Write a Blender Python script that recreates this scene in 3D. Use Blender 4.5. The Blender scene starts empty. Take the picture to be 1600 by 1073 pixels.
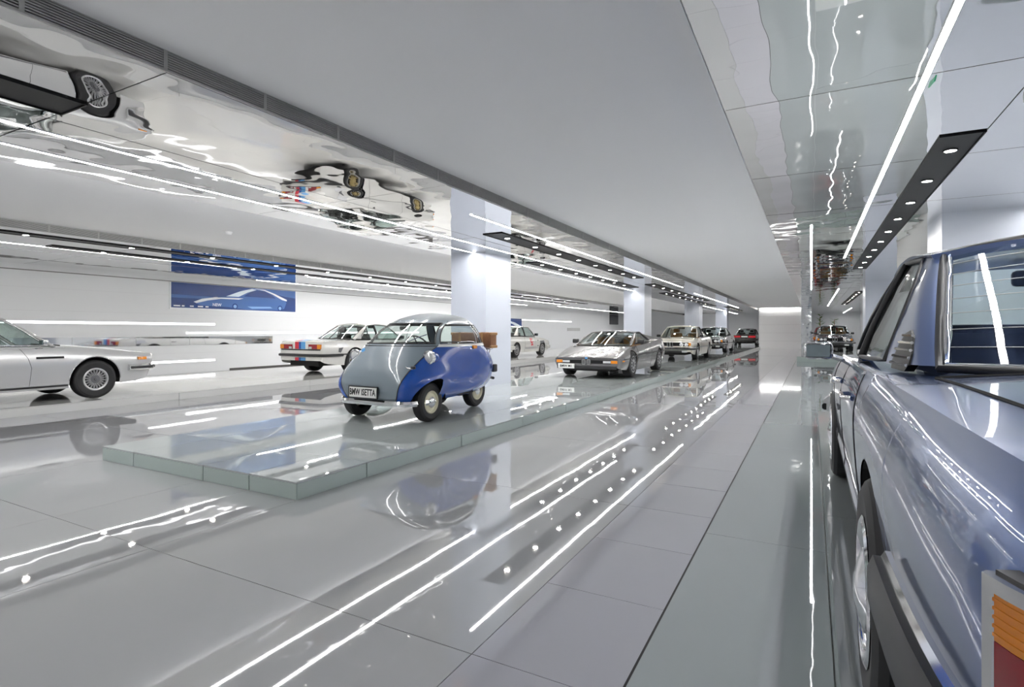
import bpy, bmesh, math, random
import numpy as np
from mathutils import Vector, Matrix, Euler

random.seed(7)
S = bpy.context.scene
C = S.collection
PI = math.pi

# ------------------------------------------------------------------ camera
cam_d = bpy.data.cameras.new('camera')
cam_d.sensor_width = 36.0
cam_d.lens = 865.0 / 1600.0 * 36.0
cam_d.shift_y = -18.5 / 1600.0
cam_d.clip_start = 0.05
cam_d.clip_end = 200
cam = bpy.data.objects.new('camera', cam_d)
cam.location = (0, 0, 1.24)
cam.rotation_euler = (PI / 2, 0, math.radians(28.4))
C.objects.link(cam)
S.camera = cam

# ------------------------------------------------------------------ world, exposure
world = bpy.data.worlds.new('world')
S.world = world
world.use_nodes = True
world.node_tree.nodes['Background'].inputs[0].default_value = (0.9, 0.95, 1.0, 1)
world.node_tree.nodes['Background'].inputs[1].default_value = 0.6
S.view_settings.view_transform = 'Standard'
S.view_settings.look = 'None'
S.view_settings.gamma = 1.0
S.view_settings.exposure = 1.45
S.view_settings.use_curve_mapping = False
try:
    S.cycles.max_bounces = 12
    S.cycles.diffuse_bounces = 5
    S.cycles.glossy_bounces = 7
    S.cycles.transparent_max_bounces = 12
    S.cycles.sample_clamp_indirect = 4.0
    S.cycles.blur_glossy = 0.6
    S.cycles.use_denoising = True
except Exception:
    pass
LED_E = 24.0      # LED line strength
SPOT_E = 150.0     # downlight disc strength

# ------------------------------------------------------------------ materials
MATS = {}
def P(name, col, rough=0.5, metal=0.0, ior=1.5, coat=0.0, emit=None, estr=0.0, spec=None, noise=None, bump=None):
    """principled, with a fine procedural mottling of the colour (noise=(scale, amount)) and relief (bump=(scale, dist))"""
    if name in MATS: return MATS[name]
    m = bpy.data.materials.new(name); m.use_nodes = True
    nt = m.node_tree; b = nt.nodes['Principled BSDF']
    b.inputs['Base Color'].default_value = (*col, 1)
    b.inputs['Roughness'].default_value = rough
    b.inputs['Metallic'].default_value = metal
    b.inputs['IOR'].default_value = ior
    if coat: b.inputs['Coat Weight'].default_value = coat; b.inputs['Coat Roughness'].default_value = 0.03
    if spec is not None: b.inputs['Specular IOR Level'].default_value = spec
    if emit:
        b.inputs['Emission Color'].default_value = (*emit, 1); b.inputs['Emission Strength'].default_value = estr
    geo = None
    if noise or bump:
        geo = nt.nodes.new('ShaderNodeNewGeometry')
    if noise:
        n = nt.nodes.new('ShaderNodeTexNoise'); n.inputs['Scale'].default_value = noise[0]; n.inputs['Detail'].default_value = 3
        nt.links.new(geo.outputs['Position'], n.inputs['Vector'])
        r = nt.nodes.new('ShaderNodeMapRange'); r.inputs['To Min'].default_value = 1 - noise[1]; r.inputs['To Max'].default_value = 1 + noise[1]
        nt.links.new(n.outputs['Fac'], r.inputs['Value'])
        mx = nt.nodes.new('ShaderNodeMix'); mx.data_type = 'RGBA'; mx.blend_type = 'MULTIPLY'; mx.inputs['Factor'].default_value = 1
        mx.inputs['A'].default_value = (*col, 1)
        nt.links.new(r.outputs['Result'], mx.inputs['B'])
        nt.links.new(mx.outputs['Result'], b.inputs['Base Color'])
    if bump:
        n2 = nt.nodes.new('ShaderNodeTexNoise'); n2.inputs['Scale'].default_value = bump[0]; n2.inputs['Detail'].default_value = bump[2] if len(bump) > 2 else 1.0
        nt.links.new(geo.outputs['Position'], n2.inputs['Vector'])
        bp = nt.nodes.new('ShaderNodeBump'); bp.inputs['Strength'].default_value = 1.0; bp.inputs['Distance'].default_value = bump[1]
        nt.links.new(n2.outputs['Fac'], bp.inputs['Height'])
        nt.links.new(bp.outputs['Normal'], b.inputs['Normal'])
    MATS[name] = m
    return m

def E(name, col, s):
    if name in MATS: return MATS[name]
    m = bpy.data.materials.new(name); m.use_nodes = True
    nt = m.node_tree; nt.nodes.clear()
    e = nt.nodes.new('ShaderNodeEmission'); e.inputs[0].default_value = (*col, 1); e.inputs[1].default_value = s
    o = nt.nodes.new('ShaderNodeOutputMaterial'); nt.links.new(e.outputs[0], o.inputs[0])
    MATS[name] = m; return m

def GLASS(name, tint, ior=1.5):
    """thin pane: clear tinted transmission with Fresnel reflection"""
    if name in MATS: return MATS[name]
    m = bpy.data.materials.new(name); m.use_nodes = True
    nt = m.node_tree; nt.nodes.clear()
    t = nt.nodes.new('ShaderNodeBsdfTransparent'); t.inputs[0].default_value = (*tint, 1)
    g = nt.nodes.new('ShaderNodeBsdfGlossy'); g.inputs['Roughness'].default_value = 0.01
    lw = nt.nodes.new('ShaderNodeLayerWeight'); lw.inputs[0].default_value = 0.5
    pw = nt.nodes.new('ShaderNodeMath'); pw.operation = 'POWER'; pw.inputs[1].default_value = 4.5
    f = nt.nodes.new('ShaderNodeMath'); f.operation = 'MULTIPLY_ADD'; f.inputs[1].default_value = 0.9; f.inputs[2].default_value = 0.06
    nt.links.new(lw.outputs['Facing'], pw.inputs[0]); nt.links.new(pw.outputs[0], f.inputs[0])
    mx = nt.nodes.new('ShaderNodeMixShader'); o = nt.nodes.new('ShaderNodeOutputMaterial')
    nt.links.new(f.outputs[0], mx.inputs[0]); nt.links.new(t.outputs[0], mx.inputs[1]); nt.links.new(g.outputs[0], mx.inputs[2])
    nt.links.new(mx.outputs[0], o.inputs[0])
    MATS[name] = m; return m

M_WHITE = P('white_paint', (0.90, 0.90, 0.905), 0.6, noise=(0.7, 0.012))
M_WALL = P('wall_gloss_white', (0.85, 0.86, 0.875), 0.25, noise=(0.5, 0.015), spec=0.35)
M_PILLAR = P('pillar_white', (0.60, 0.635, 0.72), 0.3, noise=(0.6, 0.012))
M_MIRROR = P('mirror_ceiling', (0.88, 0.88, 0.88), 0.015, 1.0, bump=(1.0, 0.016, 1.7))
M_STEEL = P('polished_steel', (0.75, 0.76, 0.77), 0.06, 1.0, bump=(2.0, 0.01))
M_FLOOR = P('floor_glass', (0.36, 0.365, 0.38), 0.02, ior=2.3, noise=(0.35, 0.02), bump=(1.1, 0.0012))
M_FLOORG = P('floor_glass_green', (0.28, 0.31, 0.325), 0.02, ior=2.3, noise=(0.35, 0.02), bump=(1.1, 0.0012))
M_STRIP = P('floor_panel_matte', (0.37, 0.37, 0.41), 0.06, ior=1.7, noise=(0.4, 0.015))
M_PLAT = P('platform_glass', (0.40, 0.43, 0.435), 0.02, ior=2.1, noise=(0.4, 0.02), bump=(1.0, 0.0008))
M_PLATE = P('platform_edge_glass', (0.40, 0.47, 0.45), 0.03, ior=1.6)
M_JOINT = P('joint_dark', (0.10, 0.11, 0.11), 0.5)
M_BLACK = P('black_metal', (0.006, 0.006, 0.007), 0.5, spec=0.25)
M_GRILLE = P('grille_aluminium', (0.42, 0.42, 0.41), 0.4, 0.6)
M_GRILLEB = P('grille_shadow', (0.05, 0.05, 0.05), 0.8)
M_LED = E('led_light', (1.0, 0.99, 0.98), LED_E)
M_SPOT = E('downlight', (1.0, 0.95, 0.86), SPOT_E)
M_CHROME = P('chrome', (0.78, 0.78, 0.79), 0.08, 1.0)
M_RUBBER = P('tyre_rubber', (0.018, 0.018, 0.019), 0.6)
M_TRIM = P('black_trim', (0.02, 0.02, 0.022), 0.45)
M_DARK = P('dark_underbody', (0.012, 0.012, 0.012), 0.8)
M_CARGLASS = GLASS('car_glass', (0.80, 0.86, 0.84))
M_AMBER = P('amber_lens', (0.75, 0.25, 0.015), 0.12, coat=0.5)
M_RED = P('red_lens', (0.28, 0.012, 0.02), 0.12, coat=0.5)
M_LAMP = P('headlamp_glass', (0.75, 0.76, 0.76), 0.08, 0.3, coat=1.0)
M_PLATEW = P('plate_white', (0.82, 0.82, 0.80), 0.4)
M_INK = P('ink_black', (0.02, 0.02, 0.02), 0.5)
M_CREAM = P('cream_wheel', (0.70, 0.66, 0.50), 0.3, coat=0.3)
M_ALLOY = P('alloy', (0.55, 0.55, 0.56), 0.3, 0.85)
M_ALLOYD = P('alloy_dark', (0.16, 0.16, 0.17), 0.4, 0.7)
M_GOLD = P('gold_wheel', (0.42, 0.33, 0.15), 0.35, 0.7)
M_NAVYIN = P('navy_upholstery', (0.03, 0.04, 0.09), 0.7)
M_DARKIN = P('dark_upholstery', (0.03, 0.03, 0.03), 0.8)
M_TANIN = P('tan_upholstery', (0.33, 0.17, 0.07), 0.7)
M_WOOD = P('wicker_brown', (0.30, 0.13, 0.05), 0.6, noise=(30, 0.3))
M_LEAF = P('leaf_green', (0.12, 0.24, 0.05), 0.5)
M_POT = P('planter_grey', (0.3, 0.3, 0.3), 0.5)

# ------------------------------------------------------------------ mesh helpers: everything is a (verts, faces) pair
def box(x0, x1, y0, y1, z0, z1):
    v = [(x0, y0, z0), (x1, y0, z0), (x1, y1, z0), (x0, y1, z0), (x0, y0, z1), (x1, y0, z1), (x1, y1, z1), (x0, y1, z1)]
    f = [(0, 3, 2, 1), (4, 5, 6, 7), (0, 1, 5, 4), (1, 2, 6, 5), (2, 3, 7, 6), (3, 0, 4, 7)]
    return v, f
def join(*vfs):
    V, F = [], []
    for v, f in vfs:
        n = len(V); V += list(v); F += [tuple(i + n for i in q) for q in f]
    return V, F
def xf(vf, M):
    return [tuple(M @ Vector(p)) for p in vf[0]], vf[1]
def grid(pts, closed_u=False, closed_v=False):
    """pts[i][j] -> quads"""
    nu, nv = len(pts), len(pts[0])
    V = [p for row in pts for p in row]
    F = []
    for i in range(nu if closed_u else nu - 1):
        for j in range(nv if closed_v else nv - 1):
            a = i * nv + j; b = ((i + 1) % nu) * nv + j; c = ((i + 1) % nu) * nv + (j + 1) % nv; d = i * nv + (j + 1) % nv
            F.append((a, b, c, d))
    return V, F
def lathe(prof, n=32, axis='y'):
    """profile of (r, a): revolved round the axis"""
    rows = []
    for k in range(n):
        t = 2 * PI * k / n; c, s = math.cos(t), math.sin(t)
        if axis == 'y': rows.append([(r * c, a, r * s) for r, a in prof])
        elif axis == 'x': rows.append([(a, r * c, r * s) for r, a in prof])
        else: rows.append([(r * c, r * s, a) for r, a in prof])
    return grid(rows, closed_u=True)
def tube(path, r, n=8, closed=False):
    rows = []; m = len(path); pv = [Vector(p) for p in path]
    up = None
    for i in range(m):
        a = pv[(i - 1) % m] if (closed or i > 0) else pv[i]
        b = pv[(i + 1) % m] if (closed or i < m - 1) else pv[i]
        d = (b - a).normalized()
        if up is None:
            up = Vector((0, 0, 1)) if abs(d.z) < 0.9 else Vector((1, 0, 0))
        u = d.cross(up)
        if u.length < 1e-5: u = d.cross(Vector((1, 0.3, 0.2)))
        u.normalize(); w = u.cross(d).normalized()
        up = w
        rows.append([tuple(pv[i] + (u * math.cos(2 * PI * k / n) + w * math.sin(2 * PI * k / n)) * r) for k in range(n)])
    V, F = grid(rows, closed_u=closed, closed_v=True)
    if not closed:
        F.append(tuple(range(n - 1, -1, -1))); F.append(tuple((m - 1) * n + k for k in range(n)))
    return V, F
def sweep(path, prof, closed=False):
    """path of points in a horizontal plane (x,y,z); prof of (out, up): out to the right-hand side of the travel direction"""
    rows = []; m = len(path); pv = [Vector(p) for p in path]
    for i in range(m):
        a = pv[(i - 1) % m] if (closed or i > 0) else pv[i]
        b = pv[(i + 1) % m] if (closed or i < m - 1) else pv[i]
        d = (b - a); d.z = 0; d.normalize(); o = Vector((d.y, -d.x, 0))
        rows.append([tuple(pv[i] + o * q[0] + Vector((0, 0, q[1]))) for q in prof])
    V, F = grid(rows, closed_u=closed, closed_v=True)
    n = len(prof)
    if not closed:
        F.append(tuple(range(n))); F.append(tuple((m - 1) * n + k for k in range(n - 1, -1, -1)))
    return V, F
def prism(poly, y0, y1, axis='y'):
    """2D polygon extruded along an axis. axis y: (x,z); x: (y,z); z: (x,y)"""
    n = len(poly)
    def p(q, a):
        return (q[0], a, q[1]) if axis == 'y' else ((a, q[0], q[1]) if axis == 'x' else (q[0], q[1], a))
    V = [p(q, y0) for q in poly] + [p(q, y1) for q in poly]
    F = [tuple(range(n)), tuple(range(2 * n - 1, n - 1, -1))] + [(i, i + n, (i + 1) % n + n, (i + 1) % n) for i in range(n)]
    return V, F
def rbox(x0, x1, y0, y1, z0, z1, r=0.03, seg=2):
    bm = bmesh.new()
    v, f = box(x0, x1, y0, y1, z0, z1)
    vs = [bm.verts.new(p) for p in v]
    for q in f: bm.faces.new([vs[i] for i in q])
    bmesh.ops.bevel(bm, geom=list(bm.edges), offset=r, segments=seg, profile=0.5, affect='EDGES')
    bm.verts.index_update()
    out = [tuple(p.co) for p in bm.verts], [tuple(x.index for x in q.verts) for q in bm.faces]
    bm.free(); return out

def mesh(name, vf, mat, smooth=35):
    me = bpy.data.meshes.new(name)
    me.from_pydata([tuple(p) for p in vf[0]], [], [tuple(q) for q in vf[1]])
    bm = bmesh.new(); bm.from_mesh(me)
    bmesh.ops.remove_doubles(bm, verts=bm.verts, dist=1e-5)
    bmesh.ops.recalc_face_normals(bm, faces=bm.faces)
    bm.to_mesh(me); bm.free()
    if smooth:
        me.polygons.foreach_set('use_smooth', [True] * len(me.polygons))
        me.set_sharp_from_angle(angle=math.radians(smooth))
    me.materials.append(mat)
    return me
def ob(name, vf, mat, parent=None, smooth=35, loc=None, rot=None):
    me = vf if isinstance(vf, bpy.types.Mesh) else mesh(name, vf, mat, smooth)
    o = bpy.data.objects.new(name, me); C.objects.link(o)
    if parent: o.parent = parent
    if loc: o.location = loc
    if rot: o.rotation_euler = rot
    return o
def tag(o, label, cat, group=None, kind=None):
    if label: o['label'] = label
    if cat: o['category'] = cat
    if group: o['group'] = group
    if kind: o['kind'] = kind
    return o
def struct(o, label=None):
    o['kind'] = 'structure'
    if label: o['label'] = label
    return o
def empty(name, loc=(0, 0, 0), rz=0):
    o = bpy.data.objects.new(name, None); C.objects.link(o)
    o.location = loc; o.rotation_euler = (0, 0, rz); o.empty_display_size = 0.2
    return o
_TX = {}
def text_vf(s, h, depth=0.002, bold=False):
    """text as a mesh in the XY plane, centred, cap height about h"""
    k = (s, h, depth)
    if k in _TX: return _TX[k]
    cu = bpy.data.curves.new('lettering', 'FONT'); cu.body = s; cu.size = h * 1.4; cu.extrude = depth
    cu.align_x = 'CENTER'; cu.align_y = 'CENTER'; cu.resolution_u = 2
    if bold: cu.offset = h * 0.035
    o = bpy.data.objects.new('lettering', cu); C.objects.link(o)
    dg = bpy.context.evaluated_depsgraph_get(); ev = o.evaluated_get(dg); me = ev.to_mesh()
    out = [tuple(v.co) for v in me.vertices], [tuple(p.vertices) for p in me.polygons]
    ev.to_mesh_clear(); bpy.data.objects.remove(o); bpy.data.curves.remove(cu)
    _TX[k] = out
    return out
# ------------------------------------------------------------------ the hall
ZC, ZL = 2.97, 2.845               # raised white ceilings, lower mirrored ceilings
PL, PR = 0.13, 0.21                # platform heights
Y0, Y1 = -4.0, 56.0
XW, XE = -16.4, 3.7

floor = struct(ob('floor', box(XW - 0.2, XE + 0.2, Y0, Y1, -0.12, -0.014), P('floor_joint', (0.30, 0.31, 0.32), 0.5), smooth=0))
G = 0.004
def panel_mesh(w, l, mat, cache={}):
    k = (round(w, 3), round(l, 3), mat.name)
    if k not in cache:
        cache[k] = mesh('floor_panel', box(-w / 2 + G / 2, w / 2 - G / 2, -l / 2 + G / 2, l / 2 - G / 2, -0.012, 0.0), mat, 0)
    return cache[k]
def lay(x0, x1, ys, mat, parent=floor, z=0.0, name='floor_panel', tilt=0.00035):
    for a, b in zip(ys[:-1], ys[1:]):
        o = ob(name, panel_mesh(x1 - x0, b - a, mat), None, parent)
        o.location = ((x0 + x1) / 2, (a + b) / 2, z)
        o.rotation_euler = (random.uniform(-tilt, tilt), random.uniform(-tilt, tilt), 0)
ysA = [-4.0, -2.34, -0.27, 1.80, 3.87, 5.94, 8.01, 10.1, 13.0, 17.0, 22.0, 30.0, 44.9]
ysB = [-4.0, -2.43, 0.57, 3.57, 6.57, 9.57, 12.57, 18.0, 25.8, 44.9]
for a, b in ((-10.15, -8.1), (-8.1, -6.04)):
    lay(a, b, ysA[:-1] + [44.0, 56.0], M_FLOOR)
for a, b in ((-6.04, -4.455), (-4.455, -3.87), (-3.87, -3.33)):
    lay(a, b, [-4.0, -2.34, -0.27, 1.80, 2.83], M_FLOOR)
lay(-3.33, -1.15, ysA, M_FLOOR)
lay(-1.15, -0.5755, [-4.0] + [-3.03 + 0.69 * k for k in range(28)] + [22.0, 30.0, 44.9], M_STRIP)
lay(-0.5755, 0.073, ysB, M_FLOORG)
lay(0.073, XE, [8.2, 11.2, 14.2, 18.0, 25.8], M_FLOORG)
lay(XW, -10.15, [-4.0, 56.0], M_FLOOR)
lay(-0.5755, XE, [44.9, 56.0], M_FLOORG)
lay(-3.33, -0.5755, [44.9, 56.0], M_FLOOR)

ob('groove', box(-0.579, -0.570, Y0, 44.8, -0.012, 0.0006), M_BLACK, floor, 0)
# walls
struct(ob('wall_left', box(XW - 0.2, XW, Y0, Y1, 0, 3.1), M_WALL, smooth=0))
WL = bpy.data.objects['wall_left']
for k, zz in enumerate((0.6, 1.75, 2.3)):
    ob('joint', box(XW, XW + 0.003, Y0, Y1, zz, zz + 0.007), P('joint_pale', (0.74, 0.74, 0.76), 0.6), WL, 0)
struct(ob('wall_right', box(XE, XE + 0.2, Y0, Y1, 0, 3.1), M_WALL, smooth=0))
struct(ob('wall_far', box(XW, XE, Y1, Y1 + 0.2, 0, 3.1), M_WALL, smooth=0))
struct(ob('wall_back', box(XW, XE, Y0 - 0.2, Y0, 0, 3.1), M_WALL, smooth=0))
bw = struct(ob('wall_end', box(-3.42, -0.64, 44.9, 45.1, 0, ZC), M_WHITE, smooth=0))
for k in range(4):
    ob('joint', box(-3.42, -0.64, 44.894, 44.9, 0.6 * k + 0.55, 0.6 * k + 0.556), P('joint_grey', (0.45, 0.45, 0.45), 0.6), bw, 0)

# ceilings
ceil = struct(ob('ceiling', box(XW - 0.2, XE + 0.2, Y0, Y1, ZC, ZC + 0.1), M_WHITE, smooth=0))
def mirror_mesh(w, l, cache={}):
    k = (round(w, 3), round(l, 3))
    if k not in cache:
        g = 0.005
        cache[k] = mesh('mirror_panel', box(-w / 2 + g, w / 2 - g, -l / 2 + g, l / 2 - g, 0.0, 0.02), M_MIRROR, 0)
    return cache[k]
def mirrors(xs, y0, y1, L):
    for a, b in zip(xs[:-1], xs[1:]):
        n = max(1, round((y1 - y0) / L)); l = (y1 - y0) / n
        for i in range(n):
            o = ob('mirror_panel', mirror_mesh(b - a, l), None, ceil)
            o.location = ((a + b) / 2, y0 + (i + 0.5) * l, ZL)
            o.rotation_euler = (random.uniform(-0.001, 0.001), random.uniform(-0.001, 0.001), 0)
mirrors((-6.68, -5.05, -3.5), Y0, Y1, 3.0)
mirrors((-0.56, 1.23, XE), Y0, Y1, 2.1)
mirrors((XW, -13.6, -10.85), Y0, Y1, 5.0)
# fascias closing the step between the two ceiling levels
ob('fascia', box(-0.575, -0.56, Y0, Y1, ZL, ZC), M_WHITE, ceil, 0)
ob('fascia', box(-6.68, -6.665, Y0, Y1, ZL, ZC), M_WHITE, ceil, 0)
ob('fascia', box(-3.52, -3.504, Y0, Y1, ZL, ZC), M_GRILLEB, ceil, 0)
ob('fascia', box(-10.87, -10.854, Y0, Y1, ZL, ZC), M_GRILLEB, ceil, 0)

# linear air grilles in the steps
GL = 0.705
NS = 7
slat = mesh('slat', box(0.0, 0.012, -GL / 2 + 0.012, GL / 2 - 0.012, -0.0042, 0.0042), M_GRILLE, 0)
fr = join(box(0.0, 0.016, -GL / 2, -GL / 2 + 0.012, ZL, ZC), box(0.0, 0.016, GL / 2 - 0.012, GL / 2, ZL, ZC),
          box(0.0, 0.016, -GL / 2, GL / 2, ZL - 0.004, ZL + 0.010), box(0.0, 0.016, -GL / 2, GL / 2, ZC - 0.008, ZC - 0.001))
frame_me = mesh('frame', fr, M_GRILLE, 0)
slats_me = mesh('slats', join(*[box(0.0, 0.012, -GL / 2 + 0.012, GL / 2 - 0.012, ZL + 0.023 + k * 0.0146 - 0.0042, ZL + 0.023 + k * 0.0146 + 0.0042) for k in range(NS)]), M_GRILLE, 0)
ords = ['first', 'second', 'third', 'fourth', 'fifth', 'sixth', 'seventh', 'eighth', 'ninth', 'tenth', 'eleventh', 'twelfth', 'thirteenth', 'fourteenth', 'fifteenth', 'sixteenth', 'seventeenth', 'eighteenth', 'nineteenth', 'twentieth', 'twenty-first', 'twenty-second', 'twenty-third', 'twenty-fourth']
def grille_row(x, ya, n, near, where, grp):
    for i in range(n):
        y = ya + (i + 0.5) * GL
        r = empty('air_grille', (x, y, 0))
        if i < 24: lb = f'grey slatted air grille {where}, {ords[i]} from its near end'
        else: lb = f'grey slatted air grille far down the row {where}'
        tag(r, lb, 'air grille', grp)
        ob('frame', frame_me, None, r)
        if i < near:
            for k in range(NS):
                ob('slat', slat, None, r, loc=(0, 0, ZL + 0.023 + k * 0.0146))
        else:
            s = ob('slats', slats_me, None, r); s['kind'] = 'stuff'
grille_row(-3.504, 1.275 - GL, 76, 11, 'beside the big white ceiling', 'air grilles along the main ceiling')
grille_row(-10.854, 2.2, 74, 0, 'high up near the far poster wall', 'air grilles along the far ceiling')

# square pillars, two rows
def pillar(x0, x1, y0, label):
    o = struct(ob('pillar', box(x0, x1, y0, y0 + 1.06, 0, ZL), M_PILLAR, smooth=0), label)
    ob('skirting', box(x0 - 0.004, x1 + 0.004, y0 - 0.004, y0 + 1.064, 0, 0.05), M_STEEL, o, 0)
    return o
for k, nm in enumerate(('nearest', 'second', 'third', 'farthest')):
    pillar(-6.62, -5.78, 9.57 + 12.1 * k, f'{nm} square pale blue white pillar of the row behind the small blue car')
for k, nm in enumerate(('nearest', 'second')):
    pillar(1.56, 2.42, 9.4 + 12.1 * k, f'{nm} square white pillar of the row by the grey blue sedan')
es = tag(ob('exit_sign', box(1.545, 1.56, 9.75, 10.05, 0.75, 0.9), P('exit_green', (0.02, 0.30, 0.14), 0.3), smooth=0), 'small green exit sign low on the pillar by the sedan', 'sign')
# polished steel cladding beside the end wall
o = struct(ob('wall_steel', box(-0.64, 0.02, 44.7, 45.3, 0, ZL), M_STEEL, smooth=0), 'polished steel wall pier beside the bright end wall')

# LED lines let into the mirrored ceilings
def led(x, ya, yb, label, w=0.038, z=ZL):
    r = tag(empty('led_strip', (x, (ya + yb) / 2, z)), label, 'light', 'led lines in the ceiling')
    l = (yb - ya) / 2
    ob('housing', join(box(-w / 2 - 0.006, -w / 2, -l, l, -0.006, 0.0), box(w / 2, w / 2 + 0.006, -l, l, -0.006, 0.0)), M_ALLOY, r, 0)
    ob('diffuser', box(-w / 2, w / 2, -l, l, -0.005, 0.0), M_LED, r, 0)
led(-5.42, Y0 + 1, 17.0, 'long white light line passing close beside the nearest blue white pillar')
led(-6.05, Y0 + 1, 9.56, 'white light line ending in a glow on the nearest blue white pillar')
led(-4.10, 6.4, 20.6, 'white light line above the grey wedge sports car')
led(-6.15, 10.7, 21.6, 'white light line running between the first two blue white pillars')
led(-4.3, 24.0, 40.0, 'white light line above the cream coupe far along the platform')
led(0.632, Y0 + 1, 14.0, 'thick white light line slanting over the grey blue sedan')
led(0.0, 9.5, 24.0, 'short upright white light line left of the slanting one', 0.03)
led(2.6, 2.0, 20.0, 'white light line over the far flank of the sedan')
led(0.9, 24.0, 40.0, 'distant white light line over the dark blue car')
led(-12.95, 11.4, 30.0, 'thick white light line above the white racing coupe', 0.05)
led(-12.75, -3.0, 9.0, 'pale light line above the silver coupe', 0.03)
led(-15.2, 11.4, 30.0, 'thick white light line close to the poster wall', 0.05)
led(-14.0, 32.0, 50.0, 'distant white light line near the far end of the poster wall', 0.06)
led(2.4, 44.0, 55.0, 'added white light line brightening the far end beyond the red coupe')  # added line, lifts the dark far end of the right bay
led(-5.9, 36.0, 54.0, 'added white light line brightening the far end near the maroon saloon')  # likewise added, to brighten the left bay's far end
# light lines set into the poster wall
def wall_led(ya, yb, z, label, h=0.06):
    r = tag(empty('wall_light', (XW, (ya + yb) / 2, z)), label, 'light', 'light lines in the poster wall')
    l = (yb - ya) / 2
    ob('housing', join(box(0, 0.02, -l, l, -h / 2 - 0.008, -h / 2), box(0, 0.02, -l, l, h / 2, h / 2 + 0.008)), M_WALL, r, 0)
    ob('diffuser', box(0, 0.018, -l, l, -h / 2, h / 2), E('wall_led', (1, 1, 1), 2.2), r, 0)
wall_led(3.0, 10.8, 1.47, 'white light line on the wall under the blue poster')
wall_led(9.9, 21.0, 1.20, 'white light line on the wall behind the white racing coupe')
wall_led(5.0, 10.8, 0.36, 'low white light line on the wall behind the nose of the silver coupe')
wall_led(24.0, 40.0, 2.0, 'white light line on the wall beside the small blue poster')
# bright cove over and under the end wall
r = tag(empty('cove_light', (-2.03, 44.86, ZC)), 'bright light line washing the top of the white end wall', 'light')
ob('diffuser', box(-1.3, 1.3, -0.03, 0.03, -0.03, -0.005), E('cove_led', (1.0, 1.0, 0.96), 18.0), r, 0)
ob('housing', box(-1.32, 1.32, -0.04, 0.04, -0.005, 0.0), M_ALLOY, r, 0)

# added cove light, unseen inside the ceiling step, brightening the farther white ceiling
def cove(x, ya, yb, label, s=10.0):
    r = tag(empty('cove_light', (x, (ya + yb) / 2, ZL + 0.05)), label, 'light')
    l = (yb - ya) / 2
    ob('diffuser', box(-0.035, 0.0, -l, l, -0.02, 0.02), E('added_step_led_%d' % s, (1.0, 0.99, 0.97), s), r, 0)
    ob('housing', box(-0.04, 0.0, -l - 0.01, l + 0.01, -0.03, -0.021), M_ALLOY, r, 0)
cove(-6.682, Y0 + 0.5, 54.0, 'added unseen light line brightening the farther white ceiling from its step')
# black light troughs
disc = mesh('lamp', lathe([(0.0, 0.0), (0.044, 0.0), (0.044, -0.006), (0.0, -0.006)], 20, 'z'), M_SPOT, 0)
ring = mesh('lamp_ring', lathe([(0.044, -0.010), (0.058, -0.010), (0.058, 0.004), (0.044, 0.004), (0.044, -0.010)], 20, 'z'), M_TRIM, 0)
def trough(x, ya, yb, label, w=0.29, step=1.1, first=0.5):
    r = tag(empty('light_trough', (x, ya, ZL)), label, 'light trough', 'black light troughs in the ceiling')
    l = yb - ya; d = 0.014
    ob('tray', join(box(-w / 2, w / 2, 0, l, -0.004, 0.0)), M_BLACK, r, 0)
    ob('rim', join(box(-w / 2 - 0.01, -w / 2, -0.01, l + 0.01, -d, 0.0), box(w / 2, w / 2 + 0.01, -0.01, l + 0.01, -d, 0.0),
                   box(-w / 2, w / 2, -0.01, 0, -d, 0.0), box(-w / 2, w / 2, l, l + 0.01, -d, 0.0)), M_BLACK, r, 0)
    y = first; k = 0
    while y < l - 0.2:
        s = 0.0
        lr = ob('lamp_ring', ring, None, r, loc=(s, y, -0.006))
        ob('lamp', disc, None, lr, loc=(0, 0, 0))
        y += step; k += 1
trough(1.078, 5.68, 16.6, 'broad black light trough high beside the grey blue sedan', 0.285, 1.12, 0.45)
trough(-4.67, -3.0, 2.0, 'black light trough with one bright lamp at the near end of the mirrored ceiling', 0.36, 1.5, 0.3)
trough(-4.58, 7.8, 16.4, 'black light trough above the grey wedge sports car', 0.34)
trough(-5.67, 11.5, 19.8, 'black light trough between the first two pillars, inner one', 0.34)
trough(-4.8, 18.7, 30.0, 'black light trough above the cream coupe', 0.34, 1.4)
trough(-5.4, 23.2, 36.6, 'black light trough above the dark coupe', 0.34, 1.4)
trough(-4.8, 38.0, 46.0, 'farthest black light trough near the end wall', 0.34, 1.4)
trough(-11.4, 2.0, 30.0, 'long black light trough right beside the far grille', 0.26, 1.62, 0.6)
trough(-12.55, 5.0, 30.0, 'long black light trough nearer the poster wall', 0.26, 1.7, 0.9)
trough(1.7, 26.0, 38.0, 'black light trough over the dark blue car', 0.285, 1.4)

# smoke detector on the left white ceiling
sd = tag(ob('smoke_detector', lathe([(0, -0.05), (0.05, -0.05), (0.07, -0.02), (0.075, 0.0), (0, 0.0)], 20, 'z'), M_WHITE, loc=(-8.9, 6.1, ZC)), 'small round smoke detector on the white ceiling above the silver coupe', 'smoke detector')

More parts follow.
